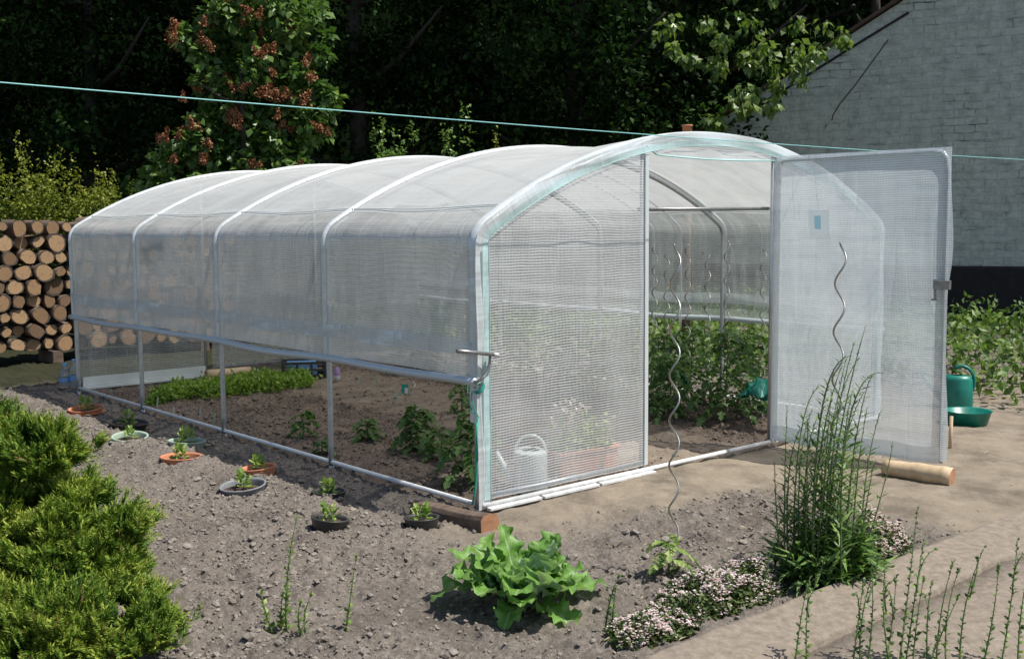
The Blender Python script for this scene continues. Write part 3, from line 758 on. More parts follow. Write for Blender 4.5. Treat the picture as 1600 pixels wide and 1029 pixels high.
# ------------------------------------------------------------------ tomato plants
def stemtube(mb, p, q, r0, r1, mi=0, sag=0.0, n=5):
    P = []; 
    for i in range(n):
        t_ = i/(n-1); a = Vector(p).lerp(Vector(q), t_); a.z -= sag*4*t_*(1-t_)*-1 if sag < 0 else sag*t_*t_; P.append(a)
    mb.tube(P, [r0+(r1-r0)*i/(n-1) for i in range(n)], 5, mi); return P
def tomato(h, nl, ll, name='tomato_plant', label='', leafs=.05, spread=.9, mat=None, seed=0, group=None):
    rs = random.Random(seed)
    t = thing(name, label, 'plant', group=group)
    sm = MB(); pts = [Vector((0, 0, -.03))]
    for i in range(1, 9): pts.append(Vector((rs.gauss(0, .008)*i**.5*h, rs.gauss(0, .008)*i**.5*h, h*i/8*.93)))
    sm.tube(pts, [.007-.0045*i/8 for i in range(9)], 6)
    P, Dr, S = [], [], []
    for i in range(nl):
        f = (i+.6)/nl; zz = .12*h+f*.83*h; k_ = min(int(zz/h/.93*8), 7); base = pts[k_].lerp(pts[k_+1], .5); base.z = zz
        an = i*2.4+rs.gauss(0, .3); up = .25+.75*f+rs.gauss(0, .15)
        ln = ll*(.65+.5*math.sin(math.pi*min(1, f*.9+.1)))*rs.uniform(.75, 1.15)
        d = Vector((math.cos(an)*spread, math.sin(an)*spread, up)).normalized()
        Q = []
        for j in range(7):
            t_ = j/6; a = base+d*ln*t_; a.z -= ln*.75*t_*t_; Q.append(a)
        sm.tube(Q, [.0028-.0018*j/6 for j in range(7)], 4)
        for j in range(2, 7):
            tg = (Q[j]-Q[j-1]).normalized(); sd = tg.cross(Vector((0, 0, 1)))
            if sd.length < .01: sd = Vector((1, 0, 0))
            sd.normalize()
            if j == 6:
                P.append(Q[j]); Dr.append(tg); S.append(leafs*1.35*rs.uniform(.8, 1.2))
            for s_ in (-1, 1):
                P.append(Q[j]); Dr.append(tg*.45+sd*s_+Vector((0, 0, -.15))); S.append(leafs*(1.15-.06*j)*rs.uniform(.75, 1.2))
                if j < 6 and rs.random() < .5:
                    P.append(Q[j].lerp(Q[j-1], .5)); Dr.append(tg*.2+sd*s_); S.append(leafs*.5)
    sm.build('stem', M_stem, t)
    leafobj('foliage', leaves(np.array([tuple(a) for a in P]), np.array([tuple(a) for a in Dr]), np.array(S)*1.25, T_LOBED, jit=.35), mat or L_tomato, t)
    return t
tA = tomato(.74, 50, .28, leafs=.046, label='dense dark tomato plant on the right side of the doorway view', seed=1, group='tomato plants in the right bed')
tA.location = gxy(3.1, .75)
spots = [(3.12, 1.35, 'tall dark tomato plant second from the door hinge in the right bed'), (3.05, 1.95, 'bushy tomato plant in the middle of the right bed'), (3.15, 2.55, 'tomato plant behind the middle of the right bed'),
         (3.1, 3.2, 'tomato plant far back in the right bed beside the left edge of the doorway'), (3.65, .9, 'tomato plant against the right wall near the hinge'), (3.6, 1.5, 'tomato plant against the right wall beside the inner hoop foot'),
         (2.82, 1.15, 'low tomato plant leaning into the aisle under the doorway stakes'), (3.6, 2.2, 'tomato plant against the right wall behind the tall stake'), (2.72, 1.65, 'tomato plant at the aisle edge beside the mesh panel'), (3.15, 3.9, 'tomato plant seen dimly through the mesh panel'), (3.1, 4.7, 'rearmost tomato plant of the right bed'), (2.78, 2.3, 'leafy tomato plant left of the teal net')]
tB = tomato(.68, 46, .26, leafs=.045, label=spots[0][2], seed=5, group='tomato plants in the right bed'); tB.location = gxy(*spots[0][:2])
for i, (X, Y, lb) in enumerate(spots[1:]):
    o = copytree(tA if i % 2 else tB, gxy(X, Y), rng.uniform(0, 6), float(rng.uniform(.85, 1.08) if X > 2.9 else rng.uniform(.6, .75))); relabel(o, lb)
# left row
row = [(474, 682, 642, 'small pale green tomato plant left of the second metal post', 9, .10), (575, 690, 655, 'small tomato plant with drooping leaves midway along the left row', 11, .11),
       (652, 706, 632, 'bushy tomato plant with many leaves in the left row', 20, .16), (737, 752, 640, 'tall tomato plant right behind the green rope', 20, .17),
       (722, 646, 600, 'tomato plant drooping under the crank by the corner post', 12, .12), (503, 712, 688, 'tiny tomato seedling at the foot of the metal post', 6, .07), (690, 720, 672, 'low tomato plant sprawling beside the bushy one', 12, .13)]
for i, (u_, vb, vt, lb, nl, ll) in enumerate(row):
    p = gp(u_, vb); h = (vb-vt)/PXM(p)
    o = tomato(h, nl, ll, label=lb, seed=20+i, leafs=.042+.012*(nl > 15), group='young tomato plants in the left bed'); o.location = p
# seedling at the outside stake
p = gp(1045, 900); o = tomato(.17, 9, .11, label='young tomato seedling at the foot of the outside spiral stake', seed=40, leafs=.032, mat=L_seedl); o.location = p

# salad patch
n = 1500
# band seen from (235,635) to (500,585)
a0, a1 = G(238, 632), G(500, 600); ax_ = (a1-a0); Ln = ax_.length; ax_.normalize(); pn = Vector((-ax_.y, ax_.x, 0))
tt = rng.uniform(-.02, 1, n); ss = rng.normal(.28, .17, n); wd = sstep(-.05, .35, tt)
ss = np.clip(ss, -.05, .62)*wd; ok = (rng.random(n) < .35+.65*sstep(.1, .45, tt))
tt, ss = tt[ok], ss[ok]
bx = a0.x+ax_.x*Ln*tt+pn.x*ss; by = a0.y+ax_.y*Ln*tt+pn.y*ss; bz = gz(bx, by)
P, Dr, S = [], [], []
for k in range(5):
    hh_ = rng.uniform(.0, .13, len(bx))*(.5+fbm(bx, by, 9, 2, 9)); P.append(np.stack([bx+rng.normal(0, .02, len(bx)), by+rng.normal(0, .02, len(bx)), bz+hh_], 1)); Dr.append(rdir(len(bx), .5)); S.append(rng.uniform(.03, .06, len(bx)))
o = leafobj('salad_leaves', leaves(np.concatenate(P), np.concatenate(Dr), np.concatenate(S), T_OVAL), L_salad)
tag(o, 'bright green patch of close sown salad leaves on the greenhouse floor', 'salad', kind='stuff')
# potato field beyond the right wall
n = 26000; x = rng.uniform(4.35, 11.5, n); y = rng.uniform(-3.2, 9.5, n)
rw = .5+.5*np.cos((x-4.7)*2*math.pi/.75); gap = (y < .9) & (x < 5.6+.3*np.sin(y*3))
k = (rng.random(n) < rw*.9+.1) & ~gap; x, y, rw = x[k], y[k], rw[k]
zz = gz(x, y)+rng.uniform(.03, .5, len(x))*(.35+.65*rw)
d_ = rdir(len(x), .3)
o = leafobj('potato_rows', leaves(np.stack([x, y, zz], 1), d_, rng.uniform(.07, .13, len(x)), T_OVAL), L_potato)
tag(o, 'leafy green rows of potatoes beyond the right side of the greenhouse', 'crop', kind='stuff')

# ------------------------------------------------------------------ potted seedlings
def pot(u_, v_, wpx, mat, label, plant_v=.5, depth=.10, rim=.012, double=False, seed=0, ph_=None, lift=.028):
    p = G(u_, v_); p.z = float(gz0(p.x, p.y))*.5; r = wpx/2/PXM(p); rs = random.Random(seed)
    t = thing('potted_seedling', label, 'plant pot', p, group='potted seedlings sunk along the greenhouse side')
    h = lift
    prof = [(r*.62, -depth), (r*.93, h-.02), (r*.97, h-.006), (r, h), (r*1.0, h+.004), (r-rim, h+.004), (r-rim-.004, h-.006), (r-rim-.01, h-.035)]
    pb_ = MB().lathe(prof, 36); o_ = pb_.build('pot', mat, t); o_.rotation_euler = (rs.gauss(0, .05), rs.gauss(0, .05), 0)
    sb = MB(); n_ = 28; rr = r-rim-.004
    vs = [(0, 0, h-.012)]
    for k in range(1, 5):
        for j in range(n_):
            q_ = rr*k/4; vs.append((q_*math.cos(2*math.pi*j/n_), q_*math.sin(2*math.pi*j/n_), h-.028+rs.uniform(0, .010)*(k < 4)))
    fs = [(0, 1+j, 1+(j+1) % n_) for j in range(n_)]+[(1+(k-1)*n_+j, 1+k*n_+j, 1+k*n_+(j+1) % n_, 1+(k-1)*n_+(j+1) % n_) for k in range(1, 4) for j in range(n_)]
    sb.add(vs, fs).build('soil', M_dsoil, t)
    if double:
        q_ = MB().lathe([(r*.7, -.03), (r*1.06, -.012), (r*1.1, -.004), (r*1.02, -.004), (r*.9, -.015)], 30).build('saucer', mat, t)
    sc = plant_v
    P, Dr, S = [], [], []
    for i in range(18):
        a_ = i*2.4+rs.gauss(0, .3); f = i/18; el = .3+1.1*f
        b0 = np.array([math.cos(a_)*.018*sc*2, math.sin(a_)*.018*sc*2, h-.02+f*.07*sc*2])
        P.append(b0); Dr.append((math.cos(a_)*math.cos(el), math.sin(a_)*math.cos(el), math.sin(el))); S.append(rs.uniform(.045, .075)*sc*1.6)
        P.append(b0+np.array(Dr[-1])*.03*sc); Dr.append((math.cos(a_+.9), math.sin(a_+.9), .4)); S.append(rs.uniform(.03, .045)*sc*1.6)
    leafobj('seedling', leaves(np.array(P), np.array(Dr), np.array(S), T_LOBED, jit=.3), L_seedl, t)
    return t
for i, a in enumerate(((134, 640, 52, M_terra, 'orange pot on its saucer farthest back beside the plastic bottle', .6, .08, .012, True),
        (200, 662, 62, M_black, 'black pot with tall seedling half in shade behind the green tray', .6), (203, 687, 56, M_greenp, 'wide grey green pot tucked behind the golden conifer', .45),
        (292, 694, 58, M_greenp, 'pale rimmed green pot with a dark leafy seedling', .6), (283, 719, 64, M_terra, 'terracotta pot alone in the sunlit soil, third from the conifer', .5),
        (404, 735, 56, M_terra, 'terracotta pot with a yellowish seedling at the edge of the shade', .5), (380, 764, 73, M_grayp, 'large grey pot with thick pale rim in the middle of the bed', .5),
        (514, 774, 54, M_black, 'black pot with bright lettuce seedling in the shade strip', .5), (515, 819, 60, M_black, 'nearest black pot in full sun left of the wooden beam', .5),
        (659, 816, 56, M_black, 'black pot with upright seedling under the dark wooden beam', .5))):
    pot(*a, seed=i)

# ------------------------------------------------------------------ timber, logs
def log_between(p, q, r0, r1, name, label, mats, n=14, wob=.03, cat='log'):
    p, q = Vector(p), Vector(q); k = 9; rs = random.Random(hash(label) % 1000 if False else len(label))
    P = [p.lerp(q, i/(k-1))+Vector((rs.gauss(0, wob*r0), rs.gauss(0, wob*r0), rs.gauss(0, wob*r0))) for i in range(k)]
    mb = MB(); rad = [(r0+(r1-r0)*i/(k-1))*rs.uniform(.96, 1.04) for i in range(k)]; rad[0] *= .93; rad[-1] *= .93
    mb.tube(P, rad, n, 0, cap=False)
    for b0 in (0, (k-1)*n):
        idx_ = [b0+j for j in range(n)]; mb.f.append(tuple(idx_ if b0 else idx_[::-1])); mb.m.append(1); mb.sm.append(False); mb.uv.append([(0, 0)]*n)
    return tag(mb.build(name, mats), label, cat)
# dark beam by the front corner: rectangular with worn top
A_ = gp(640, 800)+Vector((0, 0, .0)); B_ = gp(752, 832)+Vector((0, 0, .0)); dA = (B_-A_); lb_ = dA.length; dA.normalize(); sA = Vector((-dA.y, dA.x, 0))
if sA.x < 0: sA = -sA
bm_ = MB(); secs = 10; ring = [(-.0, -.03), (-.0, .06), (.012, .082), (.05, .092), (.085, .085), (.098, .05), (.098, -.03)]
vs = []
for i in range(secs):
    t_ = i/(secs-1)
    for a, zz in ring:
        e_ = .03*(a/.1) if i == secs-1 else 0
        vs.append(A_+dA*(lb_*t_+e_)+sA*(a+.003*math.sin(t_*9+zz*40))+Vector((0, 0, zz*(1.0+.05*math.sin(t_*7))+.0)))
k = len(ring); fs = [(i*k+j, i*k+(j+1) % k, (i+1)*k+(j+1) % k, (i+1)*k+j) for i in range(secs-1) for j in range(k)]
bm_.add(vs, fs, 0, smooth=False); bm_.add(vs[:k], [tuple(range(k))], 1, smooth=False); bm_.add(vs[-k:], [tuple(range(k))], 1, smooth=False)
o = bm_.build('timber_beam', [M_oldw, M_oldcut], bevel=.004); tag(o, 'dark weathered timber beam with orange cut end at the front corner', 'beam')
a_ = gp(1386, 742); b_ = gp(1488, 757)
log_between(a_+Vector((-.0, .02, .045)), b_+Vector((0, .0, .045)), .05, .062, 'wooden_log', 'pale peeled log lying on the ground against the open door', [M_palew, M_oldcut], 18)
a_ = gp(322, 593); b_ = gp(392, 588)
log_between(a_+Vector((0, 0, .05)), b_+Vector((0, 0, .05)), .05, .05, 'wooden_log', 'brown log lying at the rear of the greenhouse behind the salad patch', [M_palew, M_oldcut], 14)

# wood pile: split logs with their ends towards us
lm = []
for k in range(4):
    mb = MB(); n_ = 11; rs = random.Random(k); rad = [rs.uniform(.82, 1.1) for _ in range(n_)]
    if k % 2: rad = [r_*(.72 if j in (2, 3, 4) else 1) for j, r_ in enumerate(rad)]
    vs = [(math.cos(2*math.pi*j/n_)*rad[j], y_, math.sin(2*math.pi*j/n_)*rad[j]) for y_ in (0, 1) for j in range(n_)]
    mb.add(vs, [(j, (j+1) % n_, n_+(j+1) % n_, n_+j) for j in range(n_)], 0); mb.add(vs, [tuple(range(n_)), tuple(range(2*n_-1, n_-1, -1))], 1, smooth=False)
    o = mb.build('firewood_log', [M_logb, M_cut]); lm.append(o)
WPY = 8.35; zrow = .22; li = 0; r_row = 0
while zrow < 1.66:
    xx = -1.55+(.07 if r_row % 2 else 0)
    while xx < 2.7:
        rr = rng.uniform(.055, .118); xx += rr
        src = lm[li % 4]
        if li < 4: o = src
        else: o = src.copy(); col.objects.link(o)
        o.location = (xx, WPY+rng.normal(0, .03), zrow+rng.normal(0, .008)); o.scale = (rr, .45, rr*rng.uniform(.85, 1.0)); o.rotation_euler = (0, rng.uniform(0, 6.28), rng.normal(0, .04))
        tag(o, 'split firewood log in the stack behind the greenhouse, cut end showing', 'firewood', 'logs stacked behind the greenhouse')
        xx += rr+.004; li += 1
    zrow += .165; r_row += 1
print('firewood logs', li)
# stack bearers
for i, X in enumerate((-1.2, .6, 2.4, 3.8)):
    tag(MB().box((X, WPY+.22, .06), (.12, .5, .16)).build('stack_bearer', M_oldw, bevel=.01), 'dark timber bearer under the firewood stack, %s from the left' % ('first', 'second', 'third', 'fourth')[i], 'beam', 'bearers under the firewood')

# ------------------------------------------------------------------ bottle, crate, small things
p = gp(117, 612)
bt = thing('water_bottle', 'clear plastic water bottle with blue cap and label by the rear corner', 'bottle', p)
MB().lathe([(0, 0), (.036, .0), (.042, .01), (.042, .09), (.039, .10), (.042, .11), (.042, .20), (.032, .235), (.014, .262), (.014, .275)], 20).build('body', M_bottle, bt)
MB().lathe([(.0435, .095), (.0435, .145)], 20).build('wrapper', M_blue, bt)
MB().lathe([(.017, .272), (.017, .298), (0, .299)], 14).build('cap', M_blue, bt)
p = gp(103, 606)
bt = thing('plastic_jug', 'squat clear jug with blue band standing left of the water bottle', 'bottle', p)
MB().lathe([(0, 0), (.055, 0), (.06, .02), (.06, .12), (.05, .16), (.02, .2), (.02, .22)], 20).build('body', M_bottle, bt)
MB().lathe([(.0615, .06), (.0615, .10)], 20).build('wrapper', M_blue, bt)
MB().lathe([(.023, .215), (.023, .24), (0, .241)], 14).build('cap', M_blue, bt)
p = gp(475, 590)
cr = thing('plastic_crate', 'black plastic crate holding blue things at the rear of the greenhouse', 'crate', p, R(-28))
c_ = MB()
for sx, sy, dx, dy in ((0, -.14, .42, .012), (0, .14, .42, .012), (-.21, 0, .012, .28), (.21, 0, .012, .28)):
    c_.box((sx, sy, .17), (dx, dy, .025)); c_.box((sx, sy, .03), (dx, dy, .05)); c_.box((sx, sy, .10), (dx, dy, .02))
for sx in (-.21, -.07, .07, .21):
    for sy in (-.14, .14): c_.box((sx, sy, .09), (.025, .02, .18))
c_.box((0, 0, .01), (.42, .28, .012))
c_.build('frame', M_black, cr)
MB().box((-.02, .02, .10), (.3, .2, .14)).build('liner', M_blue, cr, bevel=.01)
p = gp(527, 596)
bt = thing('spray_bottle', 'small purple and white bottle standing on the soil', 'bottle', p)
MB().lathe([(0, 0), (.03, 0), (.032, .05), (.03, .06)], 14).build('base', M_white, bt)
MB().lathe([(.031, .055), (.031, .11), (.018, .13), (.018, .14), (0, .141)], 14).build('top', M_purple, bt)
p = gp(633, 628)
sg = thing('seed_packet_marker', 'green and white seed packet stuck on a short stick', 'marker', p, R(-40))
MB().tube([(0, 0, -.03), (0, 0, .10)], .003, 5).build('stick', M_oldw, sg)
pk = MB().box((0, 0, .115), (.06, .004, .085)).build('packet', M_rope, sg)
MB().box((.012, -.004, .10), (.03, .003, .05)).build('white_patch', M_white, pk)
lab = [(616, 624, 'white plant label left of the seed packet'), (622, 628, 'grey plant label just left of the seed packet'), (560, 602, 'tiny white label beyond the purple bottle'), (590, 606, 'tiny white label in the smooth aisle'),
       (335, 660, 'pale label near the thick metal post'), (312, 652, 'pale label left of the thick metal post'), (270, 648, 'pale label before the salad patch'), (245, 640, 'pale label right of the second post from the rear'),
       (176, 618, 'pale label nearest the rear left corner'), (290, 652, 'pale label third from the thick post')]
lm0 = None
for u_, v_, lb in lab:
    if lm0 is None: o = lm0 = MB().box((0, 0, .035), (.012, .002, .10)).build('plant_label', M_greenp)
    else: o = lm0.copy(); col.objects.link(o)
    o.location = gp(u_, v_); o.rotation_euler = (rng.normal(0, .12), rng.normal(0, .12), R(-45)+rng.normal(0, .4)); tag(o, lb, 'label', 'plant labels stuck in the soil')
# watering can
p = gp(829, 762)
wc = thing('watering_can', 'pale grey watering can with round top handle behind the mesh panel', 'watering can', p, math.atan2(-R0.y, -R0.x))
MB().lathe([(0, 0), (.098, 0), (.102, .01), (.098, .225), (.101, .235), (.096, .24)], 30).build('body', M_can, wc)
MB().lathe([(.096, .238), (.075, .252), (.055, .250)], 30).build('rim', M_can, wc)
MB().tube([(.090*math.cos(a_)*1.0, 0, .235+.10*math.sin(a_)) for a_ in np.linspace(0, math.pi, 16)], .009, 8).build('handle', M_can, wc)
MB().tube([(.09, 0, .05), (.14, 0, .12), (.20, 0, .24)], [.026, .018, .013], 10).build('spout', M_can, wc)
# planter
q0, q1 = gp(880, 750), gp(962, 735); ce = (q0+q1)/2; an = math.atan2((q1-q0).y, (q1-q0).x); ln = (q1-q0).length
pl = thing('planter_box', 'terracotta window box of flowering plants behind the mesh panel', 'planter', ce+Vector((.03, .1, 0)), an)
pb_ = MB(); a, b2, h = ln/2*1.1, .08, .14
vs = [(-a*.93, -b2*.8, 0), (a*.93, -b2*.8, 0), (a*.93, b2*.8, 0), (-a*.93, b2*.8, 0), (-a, -b2, h), (a, -b2, h), (a, b2, h), (-a, b2, h)]
pb_.add(vs, [(0, 1, 5, 4), (1, 2, 6, 5), (2, 3, 7, 6), (3, 0, 4, 7), (3, 2, 1, 0)], smooth=False)
for sx, sy, dx, dy in ((0, -b2, 2*a+.02, .02), (0, b2, 2*a+.02, .02), (-a, 0, .02, 2*b2-.02), (a, 0, .02, 2*b2-.02)): pb_.box((sx, sy, h+.004), (dx, dy, .022))
pb_.build('box', M_terra, pl, bevel=.004)
MB().box((0, 0, h-.03), (2*a-.02, 2*b2-.02, .02)).build('soil', M_dsoil, pl)
n = 420; P = np.stack([rng.uniform(-a*.9, a*.9, n), rng.uniform(-b2, b2, n), h+rng.uniform(0, .26, n)*rng.random(n)], 1)
leafobj('foliage', leaves(P, rdir(n, .6), rng.uniform(.03, .06, n), T_OVAL), L_seedl, pl)
n = 60; P = np.stack([rng.normal(-.07, .05, n), rng.uniform(-b2, b2, n), h+rng.uniform(.14, .30, n)], 1)
leafobj('blossoms', leaves(P, rdir(n, .4), rng.uniform(.03, .045, n), T_DIA), L_flower, pl)
# teal things
def net(name, c, rx, ry, hz, label, seed):
    rs = random.Random(seed); rows, uvs = [], []
    for i in range(15):
        r_ = []
        for j in range(15):
            a, b2 = i/7-1, j/7-1; h = max(0, 1-(a*a+b2*b2)*.5)
            r_.append((c[0]+a*rx*(1+.25*math.sin(b2*5+seed)), c[1]+b2*ry*(1+.25*math.sin(a*4)), c[2]+hz*h*(.55+.45*math.sin(a*8+b2*7+seed))+rs.uniform(-.022, .022)))
        rows.append(r_); uvs.append([(0, 0)]*15)
    return tag(MB().grid(rows, uvs).build(name, M_tealp, thick=.004), label, 'net')
q = onX(1182, 577, 3.35); net('crumpled_net', (q.x-.30, q.y-.30, q.z-.16), .10, .16, .16, 'crumpled teal net draped on the tomato leaves near the hinge', 1)
q = onX(1040, 560, 3.4); net('crumpled_net', (q.x-.30, q.y-.3, q.z-.13), .07, .14, .13, 'teal net peeping through the leaves beside the tall stake', 2)
def can2(loc, rz, lb, sc=1):
    t = thing('green_watering_can', lb, 'watering can', loc, rz); t.scale = (sc,)*3
    MB().lathe([(0, 0), (.12, 0), (.125, .02), (.12, .24), (.10, .27), (.05, .275)], 26, squash=.75).build('body', M_tealp, t)
    MB().tube([(-.10*math.sin(a_)-.03, 0, .22+.13*math.cos(a_)) for a_ in np.linspace(-.6, 2.6, 14)], .014, 8).build('handle', M_tealp, t)
    MB().tube([(.10, 0, .05), (.2, 0, .16), (.3, 0, .30)], [.03, .02, .014], 10).build('spout', M_tealp, t)
    return t
can2(gp(1502, 640)+Vector((.12, .1, .0)), R(120), 'dark teal watering can at the edge of the potatoes right of the open door', 1.0)
p = gp(1500, 664)
t = MB().lathe([(0, 0), (.14, 0), (.17, .10), (.18, .105), (.165, .098), (.135, .01), (0, .01)], 28).build('plastic_bowl', M_tealp, loc=p+Vector((.12, 0, 0)))
tag(t, 'low teal plastic bowl on the soil under the watering can', 'bowl')
p = gp(1484, 700); tag(MB().tube([p-Vector((0, 0, .05)), p+Vector((.01, 0, .22))], .012, 7).build('wooden_peg', M_palew), 'thin pale wooden peg beside the free edge of the door', 'peg')

# ------------------------------------------------------------------ big leafy plant
pc = gp(818, 948); sc_ = PXM(pc)
bp = thing('leafy_plant', 'large ruffled green leafy plant at the front, pale veins showing', 'plant', pc)
def bigleaf(L_, w_, az, el, curl, seed, base=(0, 0, 0)):
    rs = random.Random(seed); nu, nv = 15, 29; rows, uvs = [], []
    p = Vector(base); ang = el; ca, sa = math.cos(az), math.sin(az); ph1, ph2 = rs.uniform(0, 6), rs.uniform(0, 6)
    for j in range(nv):
        t_ = j/(nv-1)
        if j: p = p+Vector((ca*math.cos(ang), sa*math.cos(ang), math.sin(ang)))*L_/(nv-1)
        ang -= curl*(.3+1.2*t_)/(nv-1)
        wid = w_*(.10+.90*sstep(.0, .42, t_)*(1-max(0, (t_-.62)/.38)**2.4*.80)) if t_ > .06 else w_*.1
        up = Vector((-ca*math.sin(ang), -sa*math.sin(ang), math.cos(ang))); sd = Vector((-sa, ca, 0)); r_, u_ = [], []
        wid *= 1+.16*math.sin(t_*33+ph1)+.09*math.sin(t_*71+ph2)
        for i in range(nu):
            s_ = i/(nu-1)*2-1; ed = abs(s_)
            z_ = .32*wid*ed**1.4+.34*wid*ed*ed*math.sin(t_*25+ph1+(2 if s_ > 0 else 0))+.20*wid*ed**3*math.sin(t_*58+ph2)+.05*wid*math.sin(t_*30+s_*5)
            r_.append(p+sd*(s_*wid*(.93))+up*z_); u_.append((s_*.5+.5, t_))
        rows.append(r_); uvs.append(u_)
    return MB().grid(rows, uvs)
for i in range(44):
    f = i/44; az = i*2.4+rng.normal(0, .2); el = R(24+50*f**.8)+rng.normal(0, .1); L_ = rng.uniform(.23, .39)*(1-.18*f)
    bigleaf(L_, rng.uniform(.055, .090), az, el, rng.uniform(.3, 1.5)*(1.15-.6*f), i, (math.cos(az)*.03, math.sin(az)*.03, .0)).build('leaf', M_big, bp)

# ------------------------------------------------------------------ weeds
def bez(p, c, q, n=12):
    return [Vector(p)*(1-t_)**2+Vector(c)*2*t_*(1-t_)+Vector(q)*t_*t_ for t_ in [i/(n-1) for i in range(n)]]
def weedstem(par, P, r, dens, lsz, bud=True, seed=0, mat=L_weed, ang=.8):
    MBs = MB().tube(P, [r*(1-.75*i/(len(P)-1)) for i in range(len(P))], 5)
    so_ = MBs.build('stem', M_wstem, par)
    Pp, Dr, S = [], [], []; tot = sum((P[i+1]-P[i]).length for i in range(len(P)-1)); n = int(tot*dens)
    for i in range(n):
        f = (i/n)**1.15; k = f*(len(P)-1); a = int(k); b0 = P[a].lerp(P[min(a+1, len(P)-1)], k-a); tg = (P[min(a+1, len(P)-1)]-P[a]).normalized()
        ph_ = i*2.4+seed; sd = Vector((math.cos(ph_), math.sin(ph_), 0))
        near_tip = f > .86
        Pp.append(tuple(b0)); Dr.append(tuple(tg*(1.2 if near_tip else .55)+sd*ang*(.5 if near_tip else 1)));
        S.append(lsz*(1.0 if f < .42 else .72 if f < .7 else .36)*random.uniform(.6, 1.25)*(.8 if near_tip else 1))
    if bud:
        nb = random.randint(5, 12); f0 = random.uniform(.80, .93)
        for i in range(nb):
            f = f0+(1-f0)*i/nb; k = f*(len(P)-1); a = min(int(k), len(P)-2); b0 = P[a].lerp(P[a+1], k-a); tg = (P[a+1]-P[a]).normalized(); ph_ = i*2.4
            Pp.append(tuple(b0)); Dr.append(tuple(tg+Vector((math.cos(ph_), math.sin(ph_), 0))*.5)); S.append(random.uniform(.010, .020))
    leafobj('leaves', leaves(np.array(Pp), np.array(Dr), np.array(S), T_BLADE if lsz > .05 else T_DIA, jit=.3), mat, so_)
base = gp(1290, 905)
def rel(u_, v_, dz=0.0, ref=None, dd_=0.0):     # a point over the clump, in the clump's own depth
    ref = ref or base; dist = (ref-C0).dot(Fv)+dd_; return D(u_, v_, dist)-ref
wd = thing('tall_weed_clump', 'tall clump of slender green flowering stems in front of the open door', 'plant', base)
stems = [((1290, 900), (1295, 700), (1353, 508)), ((1285, 900), (1300, 640), (1335, 535)), ((1270, 900), (1268, 560), (1328, 556)), ((1268, 905), (1270, 690), (1314, 575)),
         ((1240, 900), (1238, 640), (1277, 606)), ((1226, 895), (1224, 760), (1230, 636)), ((1250, 900), (1240, 700), (1269, 640)), ((1310, 895), (1310, 570), (1380, 582)),
         ((1318, 895), (1330, 660), (1362, 586)), ((1330, 895), (1335, 740), (1355, 636)), ((1345, 890), (1345, 730), (1377, 640)), ((1315, 895), (1310, 740), (1325, 645)),
         ((1300, 900), (1300, 700), (1350, 612)), ((1335, 895), (1370, 820), (1396, 690)), ((1258, 900), (1262, 720), (1262, 655)), ((1280, 900), (1290, 690), (1300, 610)),
         ((1325, 893), (1322, 760), (1341, 690)), ((1245, 900), (1256, 760), (1290, 700)), ((1295, 900), (1280, 640), (1342, 560)), ((1305, 900), (1310, 700), (1332, 610)), ((1255, 900), (1252, 650), (1290, 640)), ((1233, 900), (1222, 720), (1250, 670)), ((1285, 900), (1276, 700), (1300, 650)), ((1340, 893), (1350, 800), (1366, 720)), ((1270, 900), (1262, 780), (1246, 720)), ((1315, 897), (1330, 790), (1338, 740)), ((1276, 900), (1284, 720), (1322, 560)), ((1220, 890), (1212, 800), (1210, 720))]
for i, (a, c, e) in enumerate(stems):
    dz = float(rng.normal(0, .10)); P = bez(rel(*a, dd_=dz*.5), rel(*c, dd_=dz), rel(*e, dd_=dz*1.3), 14)
    P[0].z = float(gz(base.x+P[0].x, base.y+P[0].y))-base.z-.01
    weedstem(wd, P, 0.0066 if i in (0, 2, 3, 7) else .0046, 120, .085, True, i)
n = 900; aa = rng.uniform(0, 6.28, n); rr = np.sqrt(rng.random(n))
q = np.stack([np.cos(aa)*rr, np.sin(aa)*rr], 1); px_ = q[:, :1]*(.21+.05*np.sin(aa*5))[:, None]*np.array([[R0.x, R0.y]])+q[:, 1:]*.13*np.array([[Fv.x, Fv.y]])
hz = rng.random(n)**2.0*.24*(1.1-rr*.7)*(.5+fbm(q[:, 0]*3+9, q[:, 1]*3+9, 1.4, 2, 6))
P = np.concatenate([px_, hz[:, None]], 1); Dv = np.concatenate([px_*3+rng.normal(0, .5, (n, 2)), rng.uniform(.2, 1.1, (n, 1))], 1)
leafobj('basal_leaves', leaves(P, Dv, rng.uniform(.05, .15, n), (T_BLADE[0]*np.array([1.15, 1, 3.2]), T_BLADE[1]), jit=.4), L_weed, wd)
def weed(name, label, u_, vb, stems_, seed, r=.004, dens=70, lsz=.03, mat=L_weed, ref=None):
    b0 = ref or gp(u_, vb); t = thing(name, label, 'plant', b0)
    for i, (a, c, e) in enumerate(stems_):
        dz = random.uniform(-.08, .08); P = bez(rel(*a, ref=b0), rel(*c, ref=b0, dd_=dz), rel(*e, ref=b0, dd_=dz), 10)
        if a[1] >= 980: P[0].z = -.02
        weedstem(t, P, r, dens, lsz, True, seed+i, mat, .6)
    return t
weed('weed', 'lone slender yellow green weed stem in the left tilled bed', 445, 985, [((447, 985), (445, 880), (465, 805)), ((425, 985), (412, 950), (408, 925)), ((440, 985), (437, 960), (442, 925))], 1, .0045, 130, .035, L_seedl)
weed('weed', 'short weed shoots just right of the lone slender stem', 478, 990, [((478, 990), (470, 960), (487, 928)), ((470, 990), (462, 960), (470, 940))], 4, .004, 120, .03, L_seedl)
weed('weed', 'thin weed stem with small buds left of the leafy plant', 545, 985, [((540, 990), (548, 930), (557, 866))], 7, .0035, 110, .026, L_seedl)
